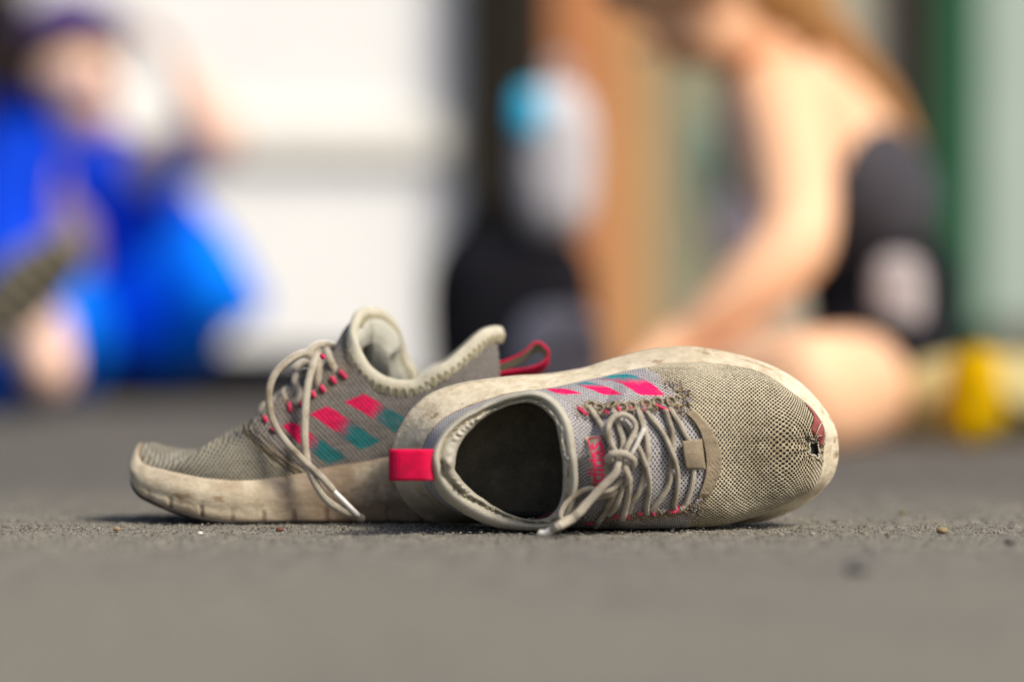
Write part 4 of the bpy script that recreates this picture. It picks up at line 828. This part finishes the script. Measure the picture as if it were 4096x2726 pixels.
# ================================================================== the people sitting on the ground behind
def skin_body(name, J, E, mat, parent=None, sub=2, root='pelvis'):
    names = list(J); me = bpy.data.meshes.new(name+'_cage'); me.from_pydata([tuple(J[k][0]) for k in names], [(names.index(a), names.index(b)) for a, b in E], [])
    o = bpy.data.objects.new(name+'_cage', me); SC.collection.objects.link(o); o.modifiers.new('skin', 'SKIN'); sv = me.skin_vertices[0] if me.skin_vertices else None
    if sv is None: bpy.context.view_layer.update(); sv = me.skin_vertices[0]
    for i, k in enumerate(names):
        r_ = J[k][1]; sv.data[i].radius = r_ if isinstance(r_, tuple) else (r_, r_); sv.data[i].use_root = (k == root)
    m = o.modifiers.new('sub', 'SUBSURF'); m.levels = sub; m.render_levels = sub; bpy.context.view_layer.update()
    ev = o.evaluated_get(bpy.context.evaluated_depsgraph_get()); me2 = bpy.data.meshes.new_from_object(ev); bpy.data.objects.remove(o)
    me2.name = name; me2.materials.clear(); me2.materials.append(mat); me2.polygons.foreach_set('use_smooth', np.ones(len(me2.polygons), bool))
    return link(bpy.data.objects.new(name, me2), parent)
def hand(J, E, pre, wrist, dirv, side, curl, s=1.0):
    """palm, four fingers of unequal length and a thumb; dirv = pointing direction, side = across the knuckles, curl = where the tips bend"""
    d, sd, cu = unit(A(*dirv)), unit(A(*side)), unit(A(*curl)); w_ = A(*J[wrist][0])
    J[pre+'palm'] = (w_+d*.045*s, (.020*s, .013*s)); E.append((wrist, pre+'palm'))
    for k, (off, ln) in enumerate(((-.027, .066), (-.009, .076), (.009, .072), (.026, .056))):
        kn = w_+d*.085*s+sd*off*s; a, b_, c_ = kn, kn+(d*.8+cu*.5)*ln*.45*s, kn+(d*1.2+cu*1.3)*ln*.62*s
        for j, (p, r_) in enumerate(((a, .0105), (b_, .009), (c_, .0075))):
            J[f'{pre}f{k}{j}'] = (p, r_*s); E.append((pre+'palm' if j == 0 else f'{pre}f{k}{j-1}', f'{pre}f{k}{j}'))
    th1 = w_+d*.035*s-sd*.032*s+cu*.01*s; th2 = th1+(d*.7-sd*.5+cu*.3)*.035*s; J[pre+'t1'] = (th1, .012*s); J[pre+'t2'] = (th2, .009*s); E += [(pre+'palm', pre+'t1'), (pre+'t1', pre+'t2')]
def P3(px, py, d): return tuple(pY(A(px), A(py), A(d-DC))[0])
def skinmat(name, col):
    t = NT(name); n = t.noise(t.pos(), 14, 3); c = t.mix(n, col, tuple(k*.85 for k in col)); m = t.fin(c, .5, None, .4); t.b.inputs['Subsurface Weight'].default_value = .1; t.b.inputs['Subsurface Radius'].default_value = (.02, .008, .004); return m
M['skin1'] = skinmat('skin_fair', (.84, .56, .44)); M['skin2'] = skinmat('skin_light', (.84, .50, .31))
def head(J, E, pre, c, fwd, up, s=1.0):
    """skull, brow, nose, chin and ears as radii on a small cage"""
    f, u = unit(A(*fwd)), unit(A(*up)); r_ = np.cross(f, u); c = A(*c)
    J[pre+'skull'] = (c, .078*s); J[pre+'crown'] = (c+u*.05*s-f*.01*s, .066*s); J[pre+'jaw'] = (c-u*.065*s+f*.035*s, .048*s); J[pre+'chin'] = (c-u*.10*s+f*.05*s, .026*s)
    J[pre+'nose'] = (c-u*.02*s+f*.098*s, .012*s); J[pre+'face'] = (c-u*.02*s+f*.03*s, .066*s)
    J[pre+'ear1'] = (c-u*.015*s+r_*.082*s, .014*s); J[pre+'ear2'] = (c-u*.015*s-r_*.082*s, .014*s)
    E += [(pre+'jaw', pre+'skull'), (pre+'skull', pre+'crown'), (pre+'jaw', pre+'chin'), (pre+'skull', pre+'face'), (pre+'face', pre+'nose'), (pre+'skull', pre+'ear1'), (pre+'skull', pre+'ear2')]
def eyes(body, c, fwd, up, s=1.0):
    f, u = unit(A(*fwd)), unit(A(*up)); r_ = np.cross(f, u); c = A(*c)
    for q in (-1, 1):
        for nm_, col, rr, dd_ in (('eye', 'eyewhite', .012, .086), ):
            b = bmesh.new(); bmesh.ops.create_uvsphere(b, u_segments=16, v_segments=10, radius=rr*s); p = c+f*dd_*s+r_*q*.030*s+u*.005*s
            me = bpy.data.meshes.new('eye'); b.to_mesh(me); b.free(); me.transform(Matrix.Translation(Vector(p))); me.materials.append(M['eyewhite']); e = link(bpy.data.objects.new('eye', me), body)
    tube('mouth', catmull(np.array([c-u*.062*s+f*.083*s+r_*a*s for a in (-.024, -.01, .01, .024)]), 12), .005*s, M['lips'], body, ns=8)
M['eyewhite'] = simple('eye_surface', (.10, .08, .07), .3, .1); M['lips'] = simple('lips', (.55, .20, .18), .5, .1)
def sub_skin(name, J, E, keep, mat, parent, grow=.012, root=None, sub=2):
    J2 = {k: (J[k][0], tuple(x+grow for x in (J[k][1] if isinstance(J[k][1], tuple) else (J[k][1],)*2))) for k in keep}; E2 = [e for e in E if e[0] in J2 and e[1] in J2]
    return skin_body(name, J2, E2, mat, parent, sub, root or keep[0])
def clothmat(name, col, rough=.9): return simple(name, col, rough, .25, 22, .006, 30, .08)
M['blue'] = clothmat('blue_jersey', (.003, .045, .55)); M['brightblue'] = clothmat('bright_blue_shorts', (.0, .17, .95)); M['purple'] = clothmat('purple_cap_cloth', (.10, .07, .22)); M['brownhair'] = simple('brown_hair', (.16, .075, .05), .5, .3, 60)
M['orangehair'] = simple('copper_hair', (.36, .19, .07), .45, .3, 80); M['darkhair'] = simple('dark_hair', (.05, .03, .02), .5, .3, 60); M['black'] = clothmat('black_cloth', (.010, .010, .014)); M['lilac'] = clothmat('pale_lilac_cloth', (.055, .054, .066))
M['olive'] = simple('olive_sole_rubber', (.21, .19, .14), .8, .4, 22, .002, 80); M['white'] = clothmat('white_cloth', (.52, .51, .55)); M['cyan'] = clothmat('cyan_print', (.04, .48, .80)); M['palegrey'] = clothmat('pale_grey_cloth', (.40, .37, .39))

# person on the left, about four metres away, seated, cap and blue shirt
D1 = 4.94
J = {}; E = []
def add(J, k, px, py, d, r_): J[k] = (P3(px, py, d), r_)
add(J, 'pelvis', 420, 1440, D1+.12, (.13, .10)); add(J, 'belly', 450, 1090, D1+.10, (.20, .11)); add(J, 'chest', 330, 850, D1+.05, (.17, .11)); add(J, 'neckbase', 300, 640, D1+.03, (.09, .07)); add(J, 'neck', 310, 540, D1, .05)
add(J, 'jointL', 560, 700, D1, .055); add(J, 'elbowL', 880, 570, D1-.20, .062); add(J, 'wristL', 780, 380, D1-.22, .040)
add(J, 'jointR', 50, 560, D1+.03, .075); add(J, 'elbowR', 10, 1060, D1-.16, .045); add(J, 'wristR', 60, 1220, D1-.3, .028)
add(J, 'hipL', 560, 1420, D1+.03, .085); add(J, 'kneeL', 850, 1040, D1-.25, .062); add(J, 'shinL', 850, 1230, D1-.10, .050); add(J, 'ankleL', 800, 1420, D1-.02, .035); add(J, 'footL', 900, 1500, D1-.05, .030)
add(J, 'hipR', 260, 1440, D1+.03, .085); add(J, 'kneeR', 120, 1190, D1-.45, .055); add(J, 'shinR', 150, 1330, D1-.75, .048); add(J, 'ankleR', 190, 1440, D1-1.0, .040); add(J, 'footR', 210, 1520, D1-1.08, .030)
E = [('pelvis', 'belly'), ('belly', 'chest'), ('chest', 'neckbase'), ('neckbase', 'neck'), ('chest', 'jointL'), ('jointL', 'elbowL'), ('elbowL', 'wristL'), ('chest', 'jointR'), ('jointR', 'elbowR'), ('elbowR', 'wristR'),
     ('pelvis', 'hipL'), ('hipL', 'kneeL'), ('kneeL', 'shinL'), ('shinL', 'ankleL'), ('ankleL', 'footL'), ('pelvis', 'hipR'), ('hipR', 'kneeR'), ('kneeR', 'shinR'), ('shinR', 'ankleR'), ('ankleR', 'footR')]
hc1 = P3(310, 300, D1-.02); head(J, E, 'h_', hc1, (.75, -.65, -.15), (.05, -.1, 1), .92); E.append(('neck', 'h_jaw'))
hand(J, E, 'a_', 'wristL', (-.5, -.1, 1), (0, -1, .2), (-.8, 0, .2), .9); hand(J, E, 'b_', 'wristR', (.4, -.8, -.4), (.9, .4, 0), (0, 0, -1), .9)
p1 = skin_body('person', J, E, M['skin1']); tagit(p1, 'person seated on the left in a blue shirt, bright blue trousers and purple cap', 'person', 'people sitting behind the sneakers')
sub_skin('shirt', J, E, ['chest', 'belly', 'pelvis', 'neckbase', 'jointL', 'jointR', 'elbowR', 'wristR'], M['blue'], p1, .030)
slv = {'a': (P3(560, 690, D1), .07), 'b': (P3(650, 780, D1-.04), .062)}; 
J['kneeL'] = (J['kneeL'][0], .075); J['calfL'] = (P3(880, 1330, D1-.1), .06)
sub_skin('trousers', J, E+[('shinL', 'calfL')], ['pelvis', 'hipL', 'kneeL', 'shinL', 'calfL', 'hipR', 'kneeR', 'shinR'], M['brightblue'], p1, .038)
eyes(p1, hc1, (.75, -.65, -.15), (.05, -.1, 1), .92)
def dome(name, c, r_, up, fwd, cut, mat, parent, squash=(1, 1, 1)):
    b = bmesh.new(); bmesh.ops.create_uvsphere(b, u_segments=32, v_segments=20, radius=r_); bmesh.ops.delete(b, geom=[v for v in b.verts if v.co.z < cut*r_], context='VERTS')
    u = Vector(up).normalized(); f_ = Vector(fwd); f_ = (f_-u*f_.dot(u)).normalized(); s_ = u.cross(f_); mt_ = Matrix((f_, s_, u)).transposed().to_4x4()
    for v in b.verts: v.co = Vector((v.co.x*squash[0], v.co.y*squash[1], v.co.z*squash[2]))+Vector((0, 0, .004*math.sin(v.co.x*90)))
    me = bpy.data.meshes.new(name); b.to_mesh(me); b.free(); me.transform(Matrix.Translation(Vector(c)) @ mt_); me.materials.append(mat); me.polygons.foreach_set('use_smooth', np.ones(len(me.polygons), bool))
    o = link(bpy.data.objects.new(name, me), parent); m_ = o.modifiers.new('thickness', 'SOLIDIFY'); m_.thickness = .006; return o
dome('hair', A(*hc1)+A(-.02, .02, .005), .102, (-.35, .45, .8), (.75, -.65, 0), -.1, M['brownhair'], p1, (1, .95, 1))
dome('cap', A(*hc1)+A(-.012, .01, .03), .106, (-.05, .12, 1), (.75, -.65, -.1), .22, M['purple'], p1)
# the raised foot nearer the lens: sole of a worn shoe pointing at the viewer
def sole_shoe(c, d, upv_, ln, wd, mat, matu, label, group=None):
    """a low shoe seen from below: outsole plate with bars, upper behind it"""
    d, n_ = unit(A(*d)), unit(A(*upv_)); s_ = np.cross(n_, d); c = A(*c)
    a = np.linspace(0, 2*np.pi, 60, endpoint=False); xx = np.cos(a)*.5*ln; ww = np.sin(a)*wd*.5*(1+.22*np.cos(a)-.12*np.cos(2*a))
    rings = []
    for h, k in ((0, .93), (.004, 1), (.022, 1.0), (.03, .95), (.055, .85), (.075, .6), (.08, .2)): rings.append(c+d*(xx*k)[:, None]+s_*(ww*k)[:, None]+n_*h)
    root = fast_mesh('shoe_upper', np.stack(rings[3:], 1).reshape(-1, 3), gfaces(60, 4, True, False), matu)
    so_ = fast_mesh('sole', np.stack([c+d*(xx*.02)[:, None]+s_*(ww*.02)[:, None]]+rings[:4], 1).reshape(-1, 3), gfaces(60, 5, True, False), mat, root)
    for q in np.linspace(-.42, .42, 9):
        L_ = .42*wd*math.sqrt(max(.05, 1-(q*2)**2)); p = np.array([c+d*q*ln+s_*t_-n_*.003 for t_ in np.linspace(-L_, L_, 6)]); tube('tread_bar', p, .005, mat, root, ns=6)
    return root
sh = sole_shoe(P3(80, 1190, 3.7), (.60, -.1, .55), (-.25, .95, .25), .22, .075, M['olive'], M['palegrey'], ''); sh.name = 'shoe'; sh.parent = p1
add_ = None
# person on the right, nearer, bent forward over crossed legs
D2 = 3.09
J = {}; E = []
add(J, 'pelvis', 3470, 1470, D2+.14, (.085, .085)); add(J, 'belly', 3520, 1160, D2+.13, (.078, .072)); add(J, 'chest', 3400, 790, D2+.08, (.088, .078)); add(J, 'neckbase', 3170, 400, D2+.05, (.078, .060)); add(J, 'neck', 2930, 80, D2-.02, .045)
add(J, 'jointL', 3100, 420, D2-.08, .054); add(J, 'midarm', 3165, 700, D2-.16, .049); add(J, 'elbowL', 3190, 990, D2-.24, .043); add(J, 'foreL', 3000, 1150, D2-.26, .036); add(J, 'wristL', 2820, 1300, D2-.26, .027)
add(J, 'jointR', 3180, 440, D2+.26, .045); add(J, 'elbowR', 3180, 900, D2+.20, .034); add(J, 'wristR', 2900, 1280, D2+.0, .025)
add(J, 'hipL', 3430, 1560, D2+.02, .068); add(J, 'kneeL', 3265, 1575, D2-.40, .064); add(J, 'shinL', 2900, 1600, D2-.30, .052); add(J, 'ankleL', 2560, 1640, D2-.22, .034); add(J, 'footL', 2420, 1680, D2-.22, .028)
add(J, 'hipR', 3500, 1500, D2+.24, .066); add(J, 'kneeR', 3000, 1480, D2+.42, .056); add(J, 'shinR', 2780, 1600, D2+.15, .045); add(J, 'ankleR', 2700, 1660, D2, .034)
E = [('pelvis', 'belly'), ('belly', 'chest'), ('chest', 'neckbase'), ('neckbase', 'neck'), ('neckbase', 'jointL'), ('jointL', 'midarm'), ('midarm', 'elbowL'), ('elbowL', 'foreL'), ('foreL', 'wristL'), ('neckbase', 'jointR'), ('jointR', 'elbowR'), ('elbowR', 'wristR'),
     ('pelvis', 'hipL'), ('hipL', 'kneeL'), ('kneeL', 'shinL'), ('shinL', 'ankleL'), ('ankleL', 'footL'), ('pelvis', 'hipR'), ('hipR', 'kneeR'), ('kneeR', 'shinR'), ('shinR', 'ankleR')]
hc2 = P3(2760, -190, D2-.08); head(J, E, 'h_', hc2, (-.85, -.1, -.5), (-.4, -.1, .9), 1.0); E.append(('neck', 'h_jaw'))
hand(J, E, 'a_', 'wristL', (-.8, -.1, -.5), (.1, -1, 0), (-.2, 0, -1), .95); hand(J, E, 'b_', 'wristR', (-.8, -.3, -.4), (.1, 1, 0), (-.2, 0, -1), .95)
p2 = skin_body('person', J, E, M['skin2']); tagit(p2, 'bare-armed person on the right bending forward over crossed bare legs', 'person', 'people sitting behind the sneakers')
add(J, 'waist', 3490, 960, D2+.11, (.078, .070))
add(J, 'sh_a', 3490, 960, D2+.10, (.082, .074)); add(J, 'sh_b', 3550, 1200, D2+.05, (.072, .070)); add(J, 'sh_c', 3540, 1440, D2+.03, (.070, .070)); add(J, 'sh_d', 3450, 1560, D2-.06, (.066, .066))
sub_skin('shorts', J, E+[('sh_a', 'sh_b'), ('sh_b', 'sh_c'), ('sh_c', 'sh_d')], ['sh_a', 'sh_b', 'sh_c', 'sh_d'], M['black'], p2, .014)
add(J, 'top_a', 3505, 1010, D2+.09, (.094, .085)); add(J, 'top_b', 3405, 800, D2+.05, (.093, .086)); add(J, 'top_c', 3310, 500, D2+.05, (.080, .074))
sub_skin('tank_top', J, E+[('top_a', 'top_b'), ('top_b', 'top_c')], ['top_a', 'top_b', 'top_c'], M['lilac'], p2, .007)
add(J, 'hair_a', 2900, -230, D2, .09); add(J, 'hair_b', 3130, -60, D2+.05, .040); add(J, 'hair_c', 3340, 150, D2+.10, .022); add(J, 'hair_d', 3530, 400, D2+.15, .020); add(J, 'hair_e', 3660, 700, D2+.18, .018); add(J, 'hair_g', 3700, 900, D2+.18, .010)
add(J, 'hair_f', 2700, -120, D2-.10, .06); add(J, 'hair_h', 2720, 60, D2-.12, .03)
sub_skin('hair', J, E+[('hair_a', 'hair_b'), ('hair_b', 'hair_c'), ('hair_c', 'hair_d'), ('hair_d', 'hair_e'), ('hair_e', 'hair_g'), ('hair_a', 'hair_f'), ('hair_f', 'hair_h')], ['hair_a', 'hair_b', 'hair_c', 'hair_d', 'hair_e', 'hair_g', 'hair_f', 'hair_h'], M['orangehair'], p2, 0)
eyes(p2, hc2, (-.85, -.1, -.5), (-.4, -.1, .9))
def blob(name, c, r3, mat, parent=None, seed=1, amp=.06, fl=None):
    b = bmesh.new(); bmesh.ops.create_uvsphere(b, u_segments=48, v_segments=32, radius=1); v = np.array([q.co for q in b.verts]); 
    pw = .7; v = np.sign(v)*np.abs(v)**pw; v = v*(1+amp*snoise(v, 2.2, seed))[:, None]*np.array(r3)+np.array(c)
    for q, p in zip(b.verts, v): q.co = p
    me = bpy.data.meshes.new(name); b.to_mesh(me); b.free(); me.materials.append(mat); me.polygons.foreach_set('use_smooth', np.ones(len(me.polygons), bool)); return link(bpy.data.objects.new(name, me), parent)
blob('hip_patch', P3(3590, 1180, D2-.035), (.028, .014, .042), M['palegrey'], p2, 3, .03)

# bags between the two people
def sunk(px, py, d, hz):                # centre of a thing that rests on the ground: z from its half height
    p = A(*P3(px, py, d)); p[2] = hz; return p
D3 = 3.83
bb = blob('kit_bag', sunk(2040, 1100, D3, .128), (.108, .09, .128), M['black'], None, 5, .05); tagit(bb, 'black slumped kit bag on the ground under the pale upright sack', 'bag')
tube('bag_handle', catmull(np.array([bb_ for bb_ in (P3(1850, 900, D3-.03), P3(1930, 820, D3-.05), P3(2030, 850, D3-.04))]), 20), .008, M['black'], bb)
wb = blob('drawstring_sack', P3(2225, 650, D3-.06), (.048, .045, .098), M['white'], None, 8, .05); tagit(wb, 'upright pale sack with a cyan patch standing on the black kit bag', 'sack')
blob('cyan_patch', P3(2110, 450, D3-.105), (.018, .012, .030), M['cyan'], wb, 9, .05)
tube('sack_cord', catmull(np.array([P3(2200, 330, D3-.06), P3(2190, 270, D3-.06), P3(2240, 240, D3-.06), P3(2280, 290, D3-.06), P3(2250, 335, D3-.06)]), 24), .004, M['white'], wb)
pb = blob('grey_pouch', sunk(2240, 1400, 3.35, .070), (.052, .05, .068), M['palegrey'], None, 11, .05); tagit(pb, 'round pale grey pouch lying in front of the black kit bag', 'pouch')
tube('pouch_seam', catmull(np.array([A(*P3(2230, 1400, 3.30))+A(x, 0, .02*math.sin(x*40)) for x in np.linspace(-.04, .04, 6)]), 20), .003, M['black'], pb)
# marker cone and its yellow neighbours at the right
def cone(px, d, r_, h_, col, label, name='marker_cone'):
    p = sunk(px, 1500, d, 0); a = np.linspace(0, 2*np.pi, 40, endpoint=False); prof = [(1, 0), (1, .04), (.82, .10), (.42, .75), (.30, 1.0), (.24, 1.0), (.24, .9)]
    V = np.stack([p+np.stack([np.cos(a)*r_*q, np.sin(a)*r_*q, 0*a+h_*z+.001], 1) for q, z in prof], 1); o = fast_mesh(name, V.reshape(-1, 3), gfaces(40, len(prof), True, False), clothmat(name+'_plastic', col, .5)); tagit(o, label, 'cone')
yp = blob('yellow_pouch', sunk(3900, 1500, 2.85, .046), (.027, .03, .045), clothmat('yellow_pouch_cloth', (.56, .34, .0)), None, 17, .22); tagit(yp, 'bright orange-yellow pouch standing on the ground by the green post', 'pouch')
tube('pouch_cord', catmull(np.array([sunk(3880, 1, 2.84, .09), sunk(3850, 1, 2.84, .105), sunk(3890, 1, 2.84, .118), sunk(3930, 1, 2.84, .105), sunk(3910, 1, 2.84, .09)]), 20), .002, M['black'], yp)
pl = blob('yellow_bag', sunk(3960, 1700, 3.05, .042), (.105, .06, .046), clothmat('pale_yellow_cloth', (.46, .40, .20)), None, 14, .16); tagit(pl, 'flat pale yellow bag lying on the ground beside the bright pouch', 'bag')
tube('bag_strap', catmull(np.array([pl.location+Vector((0, 0, 0)) for _ in range(1)]*0+[Vector(sunk(3800+60*k, 1700, 2.98, .05+.02*math.sin(k))) for k in range(6)]), 24), .005, M['black'], pl)

# ================================================================== wall and posts behind
def slab(name, x0, x1, z0, z1, y, th, mat, parent=None, bev=.006):
    b = bmesh.new(); bmesh.ops.create_cube(b, size=1); me = bpy.data.meshes.new(name)
    for v in b.verts: v.co = Vector(((x0+x1)/2+v.co.x*(x1-x0), y+th/2+v.co.y*th, (z0+z1)/2+v.co.z*(z1-z0)))
    bmesh.ops.bevel(b, geom=b.edges[:], offset=bev, segments=2, affect='EDGES'); b.to_mesh(me); b.free(); me.materials.append(mat); return link(bpy.data.objects.new(name, me), parent)
def X_(px, d): return (px-2048)/FPX*d
def Z_(py, d): return CAMP[2]+(1363-py)/FPX*d
def paint(name, col, rough=.6): return simple(name, col, rough, .10, 3, .001, 60, .12)
DW = 6.56; YW = DW-DC
wl = slab('white_wall', X_(-900, DW), X_(1860, DW), 0, 2.6, YW, .2, paint('white_paint', (.90, .92, .93))); tagit(wl, 'white painted wall behind the seated person on the left', 'wall')
slab('ledge', X_(-900, DW), X_(1832, DW), Z_(640, DW), Z_(480, DW), YW-.03, .028, paint('cream_ledge_paint', (.84, .83, .77)), wl)
DP = 6.5; YP = DP-DC
def post(x0, x1, col, label, name='post', y=YP, th=.14, z1=2.6, z0=.0, cat='post', d=DP):
    o = slab(name, X_(x0, d), X_(x1, d), z0, z1, y, th, paint(name+'_paint', col)); tagit(o, label, cat, 'posts and boards of the shop front')
    slab('foot_block', X_(x0, d)-.004, X_(x1, d)+.004, z0, z0+.04, y-.012, .01, paint(name+'_foot', tuple(k*.8 for k in col)), o); return o
post(-500, 95, (.018, .013, .010), 'near-black post behind the seated person at the left edge', y=YP, d=DP)
post(1835, 2130, (.018, .015, .010), 'dark brown post at the right end of the white wall')
post(2132, 2205, (.05, .043, .033), 'narrow dim brown board between the dark post and the orange board', 'board', YP+.02, .1)
post(2207, 2440, (.56, .235, .10), 'orange-brown wooden board right of the dark brown post', 'board', YP+.01, .1)
post(2442, 2610, (.58, .33, .15), 'tan wooden board between the orange board and the sage panel', 'board', YP+.02, .1)
post(2612, 3040, (.29, .29, .20), 'sage green door panel behind the bending person', 'door_panel', YP+.05, .08, cat='panel')
post(3042, 3588, (.52, .48, .38), 'cream wall panel behind the shoulder of the bending person', 'wall_panel', YP+.05, .08, cat='panel')
post(3590, 3745, (.035, .027, .020), 'dark post between the cream panel and the green post')
post(3747, 3925, (.022, .115, .058), 'dark green post left of the mint panel')
post(3927, 4700, (.42, .51, .46), 'pale mint panel at the right edge of the picture', 'wall_panel', YP+.03, .08, z0=.0, cat='panel')
for nm_, px, py, rx, rz, col in (('teal_notice', 2890, 640, .03, .09, (.12, .33, .32)), ('purple_notice', 2960, 800, .05, .12, (.22, .19, .24))):
    o = slab(nm_, X_(px, DP)-rx, X_(px, DP)+rx, Z_(py, DP)-rz, Z_(py, DP)+rz, YP+.03, .012, paint(nm_+'_print', col), None, .002); tagit(o, ('small teal' if 'teal' in nm_ else 'muted purple')+' notice fixed to the sage green door panel', 'notice')
pt = slab('plinth', X_(3960, 6.2), X_(4700, 6.2), 0, Z_(1290, 6.2), 6.2-DC, .12, paint('plinth_concrete', (.13, .12, .10))); tagit(pt, 'low grey-brown plinth in front of the pale mint panel', 'plinth')
# dark mat under the person on the left
mt = slab('ground_mat', X_(330, 5), X_(1500, 5), .004, .085, 4.8-DC, .6, M['black'], None, .01); tagit(mt, 'black folded mat under the seated person on the left', 'mat')
